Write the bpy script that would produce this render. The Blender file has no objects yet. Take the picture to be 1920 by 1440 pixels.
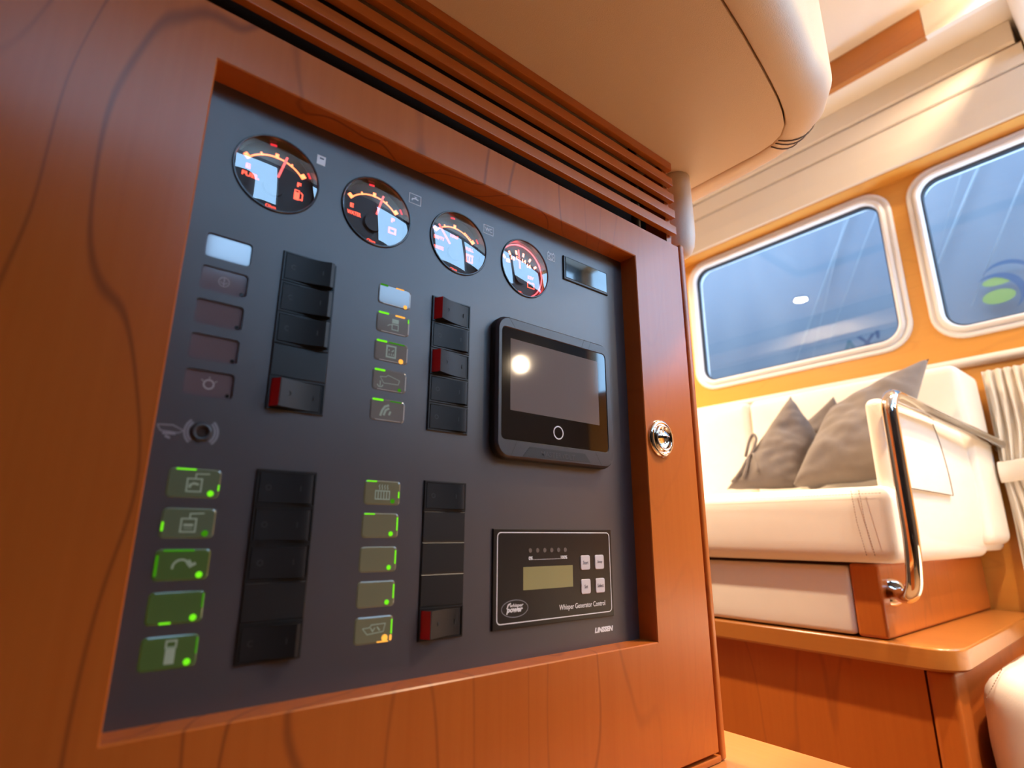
import bpy, bmesh, math, random
from mathutils import Vector, Matrix
import mathutils
random.seed(7)
sc = bpy.context.scene
COL = sc.collection

# ------------------------------------------------------------------ camera
# world axes: X along the cabinet front, Y into the cabinet, Z up; metres
FPX, YAW, PITCH, ROLL = 1042.08, math.radians(38.744), math.radians(14.985), math.radians(0.2366)
fwd = Vector((math.sin(YAW)*math.cos(PITCH), math.cos(YAW)*math.cos(PITCH), math.sin(PITCH)))
r0 = Vector((math.cos(YAW), -math.sin(YAW), 0)); u0 = r0.cross(fwd)
rt = r0*math.cos(ROLL)+u0*math.sin(ROLL); up = -r0*math.sin(ROLL)+u0*math.cos(ROLL)
cd = bpy.data.cameras.new('camera'); cam = bpy.data.objects.new('camera', cd); COL.objects.link(cam)
cam.matrix_world = Matrix(((rt.x, up.x, -fwd.x, 0), (rt.y, up.y, -fwd.y, 0), (rt.z, up.z, -fwd.z, 0), (0, 0, 0, 1)))
cd.sensor_fit = 'HORIZONTAL'; cd.sensor_width = 36; cd.lens = FPX/1920*36
cd.clip_start = 0.01; cd.clip_end = 100
cd.dof.use_dof = True; cd.dof.focus_distance = 0.55; cd.dof.aperture_fstop = 5.0
sc.camera = cam

# ------------------------------------------------------------------ world, exposure
wd = bpy.data.worlds.new('daylight'); sc.world = wd; wd.use_nodes = True
bg = wd.node_tree.nodes['Background']
bg.inputs[0].default_value = (0.45, 0.71, 1.0, 1); bg.inputs[1].default_value = 10.5
vs = sc.view_settings
vs.view_transform = 'Standard'; vs.look = 'None'; vs.gamma = 1.0; vs.use_curve_mapping = False
vs.exposure = 0.0
WARM = (1.0, 0.755, 0.50)

# ------------------------------------------------------------------ materials
MATS = {}
def new_mat(name):
    m = bpy.data.materials.new(name); m.use_nodes = True
    nt = m.node_tree; nt.nodes.clear()
    out = nt.nodes.new('ShaderNodeOutputMaterial')
    MATS[name] = m
    return m, nt, out
def N(nt, t, **kw):
    n = nt.nodes.new(t)
    for k, v in kw.items(): setattr(n, k, v)
    return n
def pbr(name, col, rough=0.5, metal=0.0, spec=0.5, coat=0.0, emit=None, es=0.0, bump=0.0, bscale=400, var=0.0, vscale=30, sheen=0.0):
    m, nt, out = new_mat(name)
    b = N(nt, 'ShaderNodeBsdfPrincipled')
    nt.links.new(b.outputs[0], out.inputs[0])
    b.inputs['Base Color'].default_value = (*col, 1); b.inputs['Roughness'].default_value = rough
    b.inputs['Metallic'].default_value = metal; b.inputs['Specular IOR Level'].default_value = spec
    b.inputs['Coat Weight'].default_value = coat; b.inputs['Coat Roughness'].default_value = 0.08
    b.inputs['Sheen Weight'].default_value = sheen
    if emit:
        b.inputs['Emission Color'].default_value = (*emit, 1); b.inputs['Emission Strength'].default_value = es
    tc = N(nt, 'ShaderNodeTexCoord')
    if var:
        n = N(nt, 'ShaderNodeTexNoise'); n.inputs['Scale'].default_value = vscale; n.inputs['Detail'].default_value = 5
        nt.links.new(tc.outputs['Object'], n.inputs['Vector'])
        mx = N(nt, 'ShaderNodeMix', data_type='RGBA')
        mx.inputs[6].default_value = (*[c*(1-var) for c in col], 1); mx.inputs[7].default_value = (*[min(1, c*(1+var)) for c in col], 1)
        nt.links.new(n.outputs[0], mx.inputs[0]); nt.links.new(mx.outputs[2], b.inputs['Base Color'])
    if bump:
        n = N(nt, 'ShaderNodeTexNoise'); n.inputs['Scale'].default_value = bscale; n.inputs['Detail'].default_value = 3
        nt.links.new(tc.outputs['Object'], n.inputs['Vector'])
        bp = N(nt, 'ShaderNodeBump'); bp.inputs['Strength'].default_value = bump; bp.inputs['Distance'].default_value = 0.001
        nt.links.new(n.outputs[0], bp.inputs['Height']); nt.links.new(bp.outputs[0], b.inputs['Normal'])
    return m
def wood(name, axis, light, dark, vein, rough=0.36, veins=0.7, vfreq=7.0, coat=0.3, off=(0, 0, 0), lines=6.5, calm=None, spec=0.4, crough=0.17):
    """cherry veneer: stretched noise streaks plus contour-line veins running along `axis`"""
    m, nt, out = new_mat(name)
    b = N(nt, 'ShaderNodeBsdfPrincipled'); nt.links.new(b.outputs[0], out.inputs[0])
    tc = N(nt, 'ShaderNodeTexCoord')
    def mapped(sc_across, sc_along):
        mp = N(nt, 'ShaderNodeMapping'); s = [sc_across]*3; s['xyz'.index(axis)] = sc_along
        mp.inputs['Scale'].default_value = s; mp.inputs['Location'].default_value = off
        nt.links.new(tc.outputs['Object'], mp.inputs['Vector']); return mp
    def noise(mp, scale, detail, rough_=0.5, dist=0.0):
        n = N(nt, 'ShaderNodeTexNoise'); n.inputs['Scale'].default_value = scale; n.inputs['Detail'].default_value = detail
        n.inputs['Roughness'].default_value = rough_; n.inputs['Distortion'].default_value = dist
        nt.links.new(mp.outputs[0], n.inputs['Vector']); return n
    streak = noise(mapped(1, 0.03), 160, 5, 0.6)
    broad = noise(mapped(1, 0.16), 9, 3, 0.5, 0.4)
    field = noise(mapped(1, 0.22), vfreq, 2.5, 0.42, 0.15)
    mul = N(nt, 'ShaderNodeMath', operation='MULTIPLY'); mul.inputs[1].default_value = lines; nt.links.new(field.outputs[0], mul.inputs[0])
    fr = N(nt, 'ShaderNodeMath', operation='PINGPONG'); fr.inputs[1].default_value = 0.5; nt.links.new(mul.outputs[0], fr.inputs[0])
    ln = N(nt, 'ShaderNodeMapRange', interpolation_type='SMOOTHSTEP'); ln.inputs[1].default_value = 0.0; ln.inputs[2].default_value = 0.07
    ln.inputs[3].default_value = 1.0; ln.inputs[4].default_value = 0.0; nt.links.new(fr.outputs[0], ln.inputs[0])
    gate = N(nt, 'ShaderNodeMapRange'); gate.inputs[1].default_value = 0.34; gate.inputs[2].default_value = 0.52; nt.links.new(broad.outputs[0], gate.inputs[0])
    vv = N(nt, 'ShaderNodeMath', operation='MULTIPLY'); nt.links.new(ln.outputs[0], vv.inputs[0]); nt.links.new(gate.outputs[0], vv.inputs[1])
    vs_ = N(nt, 'ShaderNodeMath', operation='MULTIPLY'); vs_.inputs[1].default_value = veins; nt.links.new(vv.outputs[0], vs_.inputs[0])
    if calm:   # veneer leaf turns straight-grained beyond x = calm
        sp = N(nt, 'ShaderNodeSeparateXYZ'); nt.links.new(tc.outputs['Object'], sp.inputs[0])
        cm = N(nt, 'ShaderNodeMapRange', interpolation_type='SMOOTHSTEP'); cm.inputs[1].default_value = calm[0]; cm.inputs[2].default_value = calm[1]; cm.inputs[3].default_value = veins; cm.inputs[4].default_value = veins*.12
        nt.links.new(sp.outputs[0], cm.inputs[0]); nt.links.new(cm.outputs[0], vs_.inputs[1])
    m1 = N(nt, 'ShaderNodeMix', data_type='RGBA'); m1.inputs[6].default_value = (*dark, 1); m1.inputs[7].default_value = (*light, 1)
    mixf = N(nt, 'ShaderNodeMath', operation='ADD'); h1 = N(nt, 'ShaderNodeMath', operation='MULTIPLY'); h1.inputs[1].default_value = 0.55
    h2 = N(nt, 'ShaderNodeMath', operation='MULTIPLY'); h2.inputs[1].default_value = 0.55
    nt.links.new(streak.outputs[0], h1.inputs[0]); nt.links.new(broad.outputs[0], h2.inputs[0])
    nt.links.new(h1.outputs[0], mixf.inputs[0]); nt.links.new(h2.outputs[0], mixf.inputs[1]); nt.links.new(mixf.outputs[0], m1.inputs[0])
    m2 = N(nt, 'ShaderNodeMix', data_type='RGBA'); m2.inputs[7].default_value = (*vein, 1)
    nt.links.new(m1.outputs[2], m2.inputs[6]); nt.links.new(vs_.outputs[0], m2.inputs[0])
    nt.links.new(m2.outputs[2], b.inputs['Base Color'])
    b.inputs['Specular IOR Level'].default_value = spec
    b.inputs['Roughness'].default_value = rough; b.inputs['Coat Weight'].default_value = coat; b.inputs['Coat Roughness'].default_value = crough
    bp = N(nt, 'ShaderNodeBump'); bp.inputs['Strength'].default_value = 0.06; bp.inputs['Distance'].default_value = 0.001
    nt.links.new(streak.outputs[0], bp.inputs['Height']); nt.links.new(bp.outputs[0], b.inputs['Normal'])
    return m
def glass_thin(name, tint=(1, 1, 1), refl=1.0, ior=1.5, rough=0.0):
    """thin pane: lets light straight through, mirrors by Fresnel"""
    m, nt, out = new_mat(name)
    t = N(nt, 'ShaderNodeBsdfTransparent'); t.inputs[0].default_value = (*tint, 1)
    g = N(nt, 'ShaderNodeBsdfGlossy'); g.inputs['Roughness'].default_value = rough
    ge = N(nt, 'ShaderNodeNewGeometry'); dt = N(nt, 'ShaderNodeVectorMath', operation='DOT_PRODUCT')
    nt.links.new(ge.outputs['Incoming'], dt.inputs[0]); nt.links.new(ge.outputs['Normal'], dt.inputs[1])
    ab = N(nt, 'ShaderNodeMath', operation='ABSOLUTE'); nt.links.new(dt.outputs['Value'], ab.inputs[0])
    om = N(nt, 'ShaderNodeMath', operation='SUBTRACT', use_clamp=True); om.inputs[0].default_value = 1.0; nt.links.new(ab.outputs[0], om.inputs[1])
    p5 = N(nt, 'ShaderNodeMath', operation='POWER'); p5.inputs[1].default_value = 5.0; nt.links.new(om.outputs[0], p5.inputs[0])
    f = N(nt, 'ShaderNodeMath', operation='MULTIPLY_ADD'); f.inputs[1].default_value = 0.96; f.inputs[2].default_value = 0.04; nt.links.new(p5.outputs[0], f.inputs[0])
    ml = N(nt, 'ShaderNodeMath', operation='MULTIPLY', use_clamp=True); ml.inputs[1].default_value = refl
    mx = N(nt, 'ShaderNodeMixShader')
    nt.links.new(f.outputs[0], ml.inputs[0]); nt.links.new(ml.outputs[0], mx.inputs[0])
    nt.links.new(t.outputs[0], mx.inputs[1]); nt.links.new(g.outputs[0], mx.inputs[2]); nt.links.new(mx.outputs[0], out.inputs[0])
    return m
def emis(name, col, s):
    m, nt, out = new_mat(name)
    e = N(nt, 'ShaderNodeEmission'); e.inputs[0].default_value = (*col, 1); e.inputs[1].default_value = s
    nt.links.new(e.outputs[0], out.inputs[0]); return m

CH_L, CH_D, CH_V = (0.55, 0.152, 0.022), (0.40, 0.088, 0.009), (0.13, 0.030, 0.011)
M_door = wood('cherry_veneer', 'z', (0.55, 0.145, 0.022), (0.40, 0.083, 0.009), CH_V, veins=0.60, vfreq=5.0, lines=19.0, off=(0.37, 0, 0.2), coat=0.85, rough=0.5, spec=0.04, crough=0.25, calm=(.30, .46))
M_woodz = wood('cherry_vertical', 'z', CH_L, CH_D, CH_V, veins=0.25)
M_woodx = wood('cherry_along_x', 'x', CH_L, CH_D, CH_V, veins=0.15)
M_woody = wood('cherry_along_y', 'y', (0.48, 0.18, 0.038), (0.40, 0.135, 0.023), CH_V, veins=0.15, rough=0.28, coat=0.4)
M_wall = wood('cherry_wall', 'y', (0.72, 0.335, 0.062), (0.62, 0.26, 0.042), CH_V, veins=0.08)
M_counter = wood('cherry_counter', 'y', (0.60, 0.25, 0.075), (0.50, 0.18, 0.048), CH_V, veins=0.1, rough=0.2, coat=0.5)
M_panel = pbr('anthracite_panel', (0.062, 0.053, 0.058), 0.34, spec=0.9, bump=0.12, bscale=2500)
M_black = pbr('black_plastic', (0.010, 0.010, 0.011), 0.38, bump=0.05, bscale=3000)
M_black2 = pbr('black_rocker', (0.012, 0.012, 0.013), 0.42, spec=0.35)
M_red = pbr('red_rocker_flank', (0.62, 0.010, 0.018), 0.35)
M_mon = pbr('dark_grey_plastic', (0.040, 0.040, 0.046), 0.34, spec=0.6, bump=0.08, bscale=2500)
M_monside = pbr('black_rubber', (0.012, 0.012, 0.013), 0.5)
M_monglass = pbr('black_screen_glass', (0.006, 0.005, 0.005), 0.03, spec=0.6, coat=0.4)
M_lcdoff = pbr('dark_display', (0.21, 0.165, 0.145), 0.06, spec=0.55)  # brown-grey reflection of the cabin is put into the display colour
M_lcd = pbr('olive_display', (0.30, 0.265, 0.115), 0.25)
M_print = pbr('light_print', (0.82, 0.81, 0.83), 0.5)
M_printdim = pbr('grey_print', (0.26, 0.26, 0.29), 0.5)
M_btn = pbr('pale_button', (0.66, 0.60, 0.62), 0.4)
M_btntxt = pbr('button_print', (0.12, 0.10, 0.11), 0.5)
M_genblk = pbr('black_foil', (0.010, 0.008, 0.008), 0.30)
M_leddot = pbr('dark_led', (0.16, 0.13, 0.12), 0.3)
M_chrome = pbr('chrome', (0.86, 0.86, 0.88), 0.035, metal=1.0)
M_steel = pbr('polished_steel', (0.80, 0.76, 0.72), 0.07, metal=1.0)
M_cream = pbr('cream_leather', (0.84, 0.78, 0.70), 0.42, bump=0.22, bscale=900, var=0.03)
M_creamceil = pbr('cream_headliner', (0.78, 0.69, 0.57), 0.6, bump=0.25, bscale=1100)
M_soffit = pbr('beige_leather', (0.76, 0.58, 0.39), 0.48, bump=0.3, bscale=1000)
M_white = pbr('white_liner', (0.86, 0.83, 0.77), 0.5)
M_frame = pbr('satin_window_frame', (0.86, 0.83, 0.80), 0.28, metal=0.0)
M_seal = pbr('black_seal', (0.02, 0.02, 0.025), 0.5)
M_pillow = pbr('grey_linen', (0.165, 0.135, 0.122), 0.85, bump=0.4, bscale=1400, var=0.12, vscale=60, sheen=0.2)
M_curtain = pbr('oatmeal_curtain', (0.80, 0.73, 0.63), 0.85, bump=0.3, bscale=1200, sheen=0.2)
M_hleather = pbr('dark_leather', (0.035, 0.028, 0.026), 0.45, bump=0.2, bscale=900)
M_thread = pbr('brown_thread', (0.20, 0.10, 0.055), 0.8)
M_seam = pbr('dark_seam', (0.10, 0.055, 0.03), 0.8)
M_dark = pbr('dark_void', (0.03, 0.015, 0.010), 0.8)
M_void = pbr('black_void', (0.006, 0.003, 0.002), 0.9)
M_carpet = pbr('brown_carpet', (0.30, 0.17, 0.085), 0.9, bump=0.4, bscale=500)
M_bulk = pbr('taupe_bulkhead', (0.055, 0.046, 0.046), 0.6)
M_glass = glass_thin('window_glass', (0.80, 0.90, 1.0), 1.5)
M_gglass = glass_thin('gauge_glass', (0.97, 0.97, 0.97), 3.0)
M_gred = emis('gauge_red_light', (1.0, 0.10, 0.06), 3.2)
M_gorg = emis('gauge_orange_light', (1.0, 0.22, 0.08), 4.0)
M_gvolt = emis('voltmeter_light', (1.0, 0.20, 0.12), 9.0)
M_gvglow = emis('voltmeter_glow', (1.0, 0.06, 0.07), 6.0)
M_gneedle = emis('gauge_needle_light', (1.0, 0.14, 0.14), 2.0)
M_gglow = emis('gauge_glow_light', (1.0, 0.03, 0.05), 1.2)
M_dial = pbr('gauge_dial', (0.020, 0.014, 0.016), 0.5)
M_bezel = pbr('gauge_bezel', (0.012, 0.011, 0.012), 0.22)
M_green = emis('green_led', (0.22, 1.0, 0.015), 0.9)
M_greendim = emis('green_led_dim', (0.13, 0.72, 0.012), 0.32)
M_amber = emis('amber_led', (1.0, 0.42, 0.06), 1.4)
M_lensgrey = pbr('grey_lens', (0.15, 0.115, 0.13), 0.10, spec=0.7, coat=1.0)
M_lensclear = pbr('clear_lens', (0.20, 0.19, 0.17), 0.10, spec=0.6, coat=0.5)
M_lensgreen = pbr('green_lens', (0.06, 0.085, 0.035), 0.2, spec=0.5, coat=0.3, emit=(0.10, 0.26, 0.02), es=0.10)
M_lensgreen2 = pbr('grey_green_lens', (0.10, 0.115, 0.085), 0.2, spec=0.5, coat=0.3, emit=(0.12, 0.22, 0.05), es=0.08)
M_lensolive = pbr('olive_lens', (0.14, 0.13, 0.085), 0.2, spec=0.5, coat=0.3, emit=(0.24, 0.22, 0.08), es=0.10)
M_icon = pbr('icon_pale', (0.30, 0.37, 0.30), 0.5, emit=(0.32, 0.42, 0.26), es=0.12)
M_rockmark = pbr('rocker_print', (0.05, 0.05, 0.055), 0.5)
M_icong = pbr('icon_grey', (0.36, 0.34, 0.36), 0.5)
M_rim = pbr('clear_rim', (0.55, 0.52, 0.46), 0.15)
M_banner = None
M_lampring = pbr('lamp_ring', (0.8, 0.78, 0.74), 0.2, metal=1.0)
M_lamplens = emis('lamp_light', (1.0, 0.80, 0.58), 30.0)

# ------------------------------------------------------------------ mesh helpers
def link(o, parent=None):
    COL.objects.link(o)
    if parent is not None:
        o.parent = parent; o.matrix_parent_inverse = parent.matrix_world.inverted()
    return o
def obj(name, bm, mats, parent=None, smooth=False, angle=None):
    me = bpy.data.meshes.new(name)
    bmesh.ops.recalc_face_normals(bm, faces=bm.faces)
    if smooth:
        for f in bm.faces: f.smooth = True
    if angle is not None:
        for f in bm.faces: f.smooth = True
        for e in bm.edges:
            if len(e.link_faces) == 2 and e.calc_face_angle(0) > math.radians(angle): e.smooth = False
    bm.to_mesh(me); bm.free()
    if not isinstance(mats, (list, tuple)): mats = [mats]
    for m in mats: me.materials.append(m)
    o = bpy.data.objects.new(name, me)
    if angle is not None:
        wn = o.modifiers.new('weighted_normals', 'WEIGHTED_NORMAL'); wn.keep_sharp = True; wn.weight = 100
    return link(o, parent)
def thing(name, label, cat, loc, group=None):
    e = bpy.data.objects.new(name, None); e.location = loc; e.empty_display_size = 0.05
    COL.objects.link(e); e.matrix_world = Matrix.Translation(loc)
    return tag(e, label, cat, group)
def tag(o, label, cat, group=None):
    o['label'] = label; o['category'] = cat
    if group: o['group'] = group
    return o
def structure(o, label=None, cat=None):
    o['kind'] = 'structure'
    if label: o['label'] = label
    if cat: o['category'] = cat
    return o
def BM(): return bmesh.new()
def box(bm, x0, x1, y0, y1, z0, z1, bev=0.0, seg=2, mi=0):
    r = bmesh.ops.create_cube(bm, size=1.0)
    vs_ = r['verts']
    for v in vs_:
        v.co = Vector(((x0+x1)/2+v.co.x*(x1-x0), (y0+y1)/2+v.co.y*(y1-y0), (z0+z1)/2+v.co.z*(z1-z0)))
    fs = set(f for v in vs_ for f in v.link_faces)
    for f in fs: f.material_index = mi
    if bev > 0:
        es = list(set(e for v in vs_ for e in v.link_edges))
        bmesh.ops.bevel(bm, geom=es, offset=bev, segments=seg, profile=0.5, affect='EDGES', clamp_overlap=True)
    return bm
def boxo(name, a, mat, parent=None, bev=0.0, seg=2):
    return obj(name, box(BM(), *a, bev=bev, seg=seg), mat, parent, angle=40 if bev else None)
def loft(bm, loops, closed=True, cap=(False, False), mi=0):
    rows = [[bm.verts.new(p) for p in L] for L in loops]
    n = len(rows[0])
    for a, b in zip(rows, rows[1:]):
        for i in range(n if closed else n-1):
            j = (i+1) % n
            f = bm.faces.new((a[i], a[j], b[j], b[i])); f.material_index = mi
    if cap[0]: bm.faces.new(rows[0]).material_index = mi
    if cap[1]: bm.faces.new(rows[-1]).material_index = mi
    return rows
def rrect(x0, x1, z0, z1, r, n=5):
    pts = []
    for cx, cz, a0 in ((x1-r, z1-r, 0), (x0+r, z1-r, 90), (x0+r, z0+r, 180), (x1-r, z0+r, 270)):
        for k in range(n+1):
            a = math.radians(a0+90*k/n); pts.append((cx+r*math.cos(a), cz+r*math.sin(a)))
    return pts
def tube(bm, path, rad, n=12, cap=True, mi=0):
    path = [Vector(p) for p in path]
    loops = []; prev = None
    for i, p in enumerate(path):
        t = (path[min(i+1, len(path)-1)]-path[max(i-1, 0)]).normalized()
        if prev is None:
            a = Vector((0, 0, 1)) if abs(t.z) < 0.9 else Vector((1, 0, 0))
            u = t.cross(a).normalized()
        else:
            u = (prev-t*prev.dot(t)).normalized()
        prev = u; v = t.cross(u)
        rr = rad[i] if isinstance(rad, (list, tuple)) else rad
        loops.append([p+u*rr*math.cos(2*math.pi*k/n)+v*rr*math.sin(2*math.pi*k/n) for k in range(n)])
    loft(bm, loops, True, (cap, cap), mi)
    return bm
def arc_path(pts, r, n=6):
    """polyline with rounded corners"""
    pts = [Vector(p) for p in pts]; out = [pts[0]]
    for a, b, c in zip(pts, pts[1:], pts[2:]):
        d1 = (a-b).normalized(); d2 = (c-b).normalized()
        rr = min(r, (a-b).length*0.45, (c-b).length*0.45)
        p0 = b+d1*rr; p1 = b+d2*rr
        for k in range(n+1):
            t = k/n; out.append(p0*(1-t)**2+b*2*t*(1-t)+p1*t*t)
    out.append(pts[-1]); return out

YP = 0.3583          # face of the instrument panel
YF = 0.3380          # front of the cabinet door
def pp(x, z, h=0.0): return Vector((x/1000, YP-h/1000, z/1000))      # millimetres on the panel, h = proud of it
def lathe_p(bm, cx, cz, prof, n=40, mi=0, cap=(False, False), y0=YP):
    """revolve (radius mm, height mm proud of y0) about the panel normal"""
    loops = [[Vector((cx/1000+r/1000*math.cos(2*math.pi*k/n), y0-h/1000, cz/1000+r/1000*math.sin(2*math.pi*k/n))) for k in range(n)] for r, h in prof]
    loft(bm, loops, True, cap, mi); return bm
def plate(bm, pts, h0, h1, mi=0, inset=None):
    """extrude a closed outline (mm on the panel) from height h0 to h1"""
    loops = [[pp(x, z, h0) for x, z in pts]]
    if inset:
        i, dh = inset
        cx = sum(p[0] for p in pts)/len(pts); cz = sum(p[1] for p in pts)/len(pts)
        w = max(p[0] for p in pts)-cx; hh = max(p[1] for p in pts)-cz
        loops.append([pp(x, z, h1-dh) for x, z in pts])
        loops.append([pp(cx+(x-cx)*(w-i)/w, cz+(z-cz)*(hh-i)/hh, h1) for x, z in pts])
    else: loops.append([pp(x, z, h1) for x, z in pts])
    loft(bm, loops, True, (True, True), mi); return bm
def stroke(bm, pts, w, h0, h1, closed=False, mi=0):
    """flat ribbon of width w along a polyline, as thin raised print"""
    P = [Vector((x, z, 0)) for x, z in pts]; n = len(P)
    L, R = [], []
    for i in range(n):
        a = P[i-1] if (i or closed) else P[i]; c = P[(i+1) % n] if (i < n-1 or closed) else P[i]
        t1 = (P[i]-a); t2 = (c-P[i])
        if t1.length < 1e-9: t1 = t2
        if t2.length < 1e-9: t2 = t1
        t1.normalize(); t2.normalize(); t = (t1+t2)
        t = t.normalized() if t.length > 1e-6 else t2
        nrm = Vector((-t.y, t.x, 0)); m = 1/max(0.5, nrm.dot(Vector((-t2.y, t2.x, 0))))
        L.append(P[i]+nrm*w/2*m); R.append(P[i]-nrm*w/2*m)
    lt = [bm.verts.new(pp(p.x, p.y, h1)) for p in L]; rtv = [bm.verts.new(pp(p.x, p.y, h1)) for p in R]
    lb = [bm.verts.new(pp(p.x, p.y, h0)) for p in L]; rb = [bm.verts.new(pp(p.x, p.y, h0)) for p in R]
    for i in range(n if closed else n-1):
        j = (i+1) % n
        for q in ((lt[i], lt[j], rtv[j], rtv[i]), (lb[i], lb[j], lt[j], lt[i]), (rtv[i], rtv[j], rb[j], rb[i])):
            bm.faces.new(q).material_index = mi
    return bm
def disc(bm, cx, cz, r, h0, h1, n=20, mi=0, rz=None):
    plate(bm, [(cx+r*math.cos(2*math.pi*k/n), cz+(rz or r)*math.sin(2*math.pi*k/n)) for k in range(n)], h0, h1, mi); return bm
def text_mesh(bm, body, x0, x1, z0, z1, h, bold=0.0, shear=0.0, tilt=0.0, keep=False, mi=0):
    """lettering fitted to the box x0..x1, z0..z1 (mm on the panel) at height h; built-in font"""
    cu = bpy.data.curves.new('lettering', 'FONT'); cu.body = body; cu.offset = bold; cu.shear = shear; cu.extrude = 0.01
    cu.resolution_u = 3
    o = bpy.data.objects.new('lettering', cu); COL.objects.link(o)
    dg = bpy.context.evaluated_depsgraph_get(); me = bpy.data.meshes.new_from_object(o.evaluated_get(dg))
    bpy.data.objects.remove(o); bpy.data.curves.remove(cu)
    xs = [v.co.x for v in me.vertices]; ys = [v.co.y for v in me.vertices]
    ax, bx_, ay, by_ = min(xs), max(xs), min(ys), max(ys)
    sx = (x1-x0)/(bx_-ax); sz = (z1-z0)/(by_-ay)
    if keep: sx = sz = min(sx, sz)
    off = len(bm.verts); mp = []
    for v in me.vertices:
        x = x0+(v.co.x-ax)*sx; z = z0+(v.co.y-ay)*sz
        if tilt: z += (x-x0)*tilt
        mp.append(bm.verts.new(pp(x, z, h+(0.06 if v.co.z > 0 else -0.06))))
    for p in me.polygons:
        try: bm.faces.new([mp[i] for i in p.vertices]).material_index = mi
        except ValueError: pass
    bpy.data.meshes.remove(me); return bm
def cushion(bm, x0, x1, y0, y1, z0, z1, r, bulge=(0, 0, 0), n=(14, 14, 8), wr=0.0):
    """rounded, slightly swollen box"""
    c = Vector(((x0+x1)/2, (y0+y1)/2, (z0+z1)/2)); h = Vector(((x1-x0)/2, (y1-y0)/2, (z1-z0)/2))
    vmap = {}
    def V(a, b, d):
        k = (round(a, 5), round(b, 5), round(d, 5))
        if k in vmap: return vmap[k]
        q = Vector((a*h.x, b*h.y, d*h.z))
        inner = Vector((max(-h.x+r, min(h.x-r, q.x)), max(-h.y+r, min(h.y-r, q.y)), max(-h.z+r, min(h.z-r, q.z))))
        dd = q-inner
        p = inner+dd.normalized()*r if dd.length > 1e-9 else q
        fx, fy, fz = 1-a*a, 1-b*b, 1-d*d
        p.x += bulge[0]*a*fy*fz; p.y += bulge[1]*b*fx*fz; p.z += bulge[2]*d*fx*fy
        p = p+c
        if wr:
            nz = mathutils.noise.noise(p*14)+0.5*mathutils.noise.noise(p*31); p += (p-c).normalized()*wr*nz
        vmap[k] = bm.verts.new(p); return vmap[k]
    def ticks(m, hh):
        # finer near the rounded edges
        e = [-1+(r/hh)*(1-math.cos(math.pi/2*k/4)) for k in range(5)]
        mid = [-1+r/hh+(2-2*r/hh)*k/m for k in range(1, m)]
        return e+mid+[-t for t in reversed(e)]
    tx, ty, tz = ticks(n[0], h.x), ticks(n[1], h.y), ticks(n[2], h.z)
    def grid(A, B, fn):
        for i in range(len(A)-1):
            for j in range(len(B)-1):
                q = [fn(A[i], B[j]), fn(A[i+1], B[j]), fn(A[i+1], B[j+1]), fn(A[i], B[j+1])]
                if len(set(q)) == 4:
                    try: bm.faces.new(q)
                    except ValueError: pass
    for s in (-1, 1):
        grid(tx, ty, lambda a, b: V(a, b, s)); grid(tx, tz, lambda a, b: V(a, s, b)); grid(ty, tz, lambda a, b: V(s, a, b))
    return bm
def dashes(bm, path, gap, ln, rad):
    """stitching: short thread stitches along a polyline"""
    path = [Vector(p) for p in path]; d = 0.0
    for a, b in zip(path, path[1:]):
        L = (b-a).length; t = (b-a)/L; s = 0.0
        while s+ln < L:
            tube(bm, [a+t*s, a+t*(s+ln)], rad, 5); s += ln+gap
    return bm

# ================================================================== STRUCTURE
X_W = 1.70; Z_C = 1.20; Z_FL = -0.78
Y_R = -0.90; Y_B = 2.6; X_L = -1.5
bm = BM(); box(bm, X_L-0.1, X_W+0.1, Y_R-0.1, Y_B+0.1, Z_FL-0.03, Z_FL)
structure(obj('floor', bm, M_carpet))
# ceiling with a recessed hatch well
HX0, HX1, HY0, HY1, ZH = 0.80, 1.50, -0.10, 1.05, 1.285
bm = BM()
box(bm, X_L, HX0, Y_R, Y_B, Z_C, Z_C+0.03); box(bm, HX1, X_W+0.05, Y_R, Y_B, Z_C, Z_C+0.03)
box(bm, HX0, HX1, Y_R, HY0, Z_C, Z_C+0.03); box(bm, HX0, HX1, HY1, Y_B, Z_C, Z_C+0.03)
ceil = structure(obj('ceiling', bm, M_creamceil))
boxo('hatch_lid', (HX0-0.03, HX1+0.03, HY0-0.03, HY1+0.03, ZH, ZH+0.02), M_creamceil, ceil)
YB_ = 0.226
boxo('hatch_board', (HX1-0.004, HX1+0.016, YB_, HY1, Z_C-0.001, ZH), M_woody, ceil, bev=0.001)
boxo('hatch_liner', (HX1-0.002, HX1+0.014, HY0, YB_-0.001, Z_C-0.0005, ZH), M_white, ceil)
boxo('hatch_liner', (HX0-0.016, HX0, HY0, HY1, Z_C, ZH), M_white, ceil)
boxo('hatch_liner', (HX0, HX1-0.004, HY0-0.016, HY0, Z_C, ZH), M_white, ceil)
boxo('hatch_liner', (HX0, HX1-0.004, HY1, HY1+0.016, Z_C, ZH), M_white, ceil)

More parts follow.
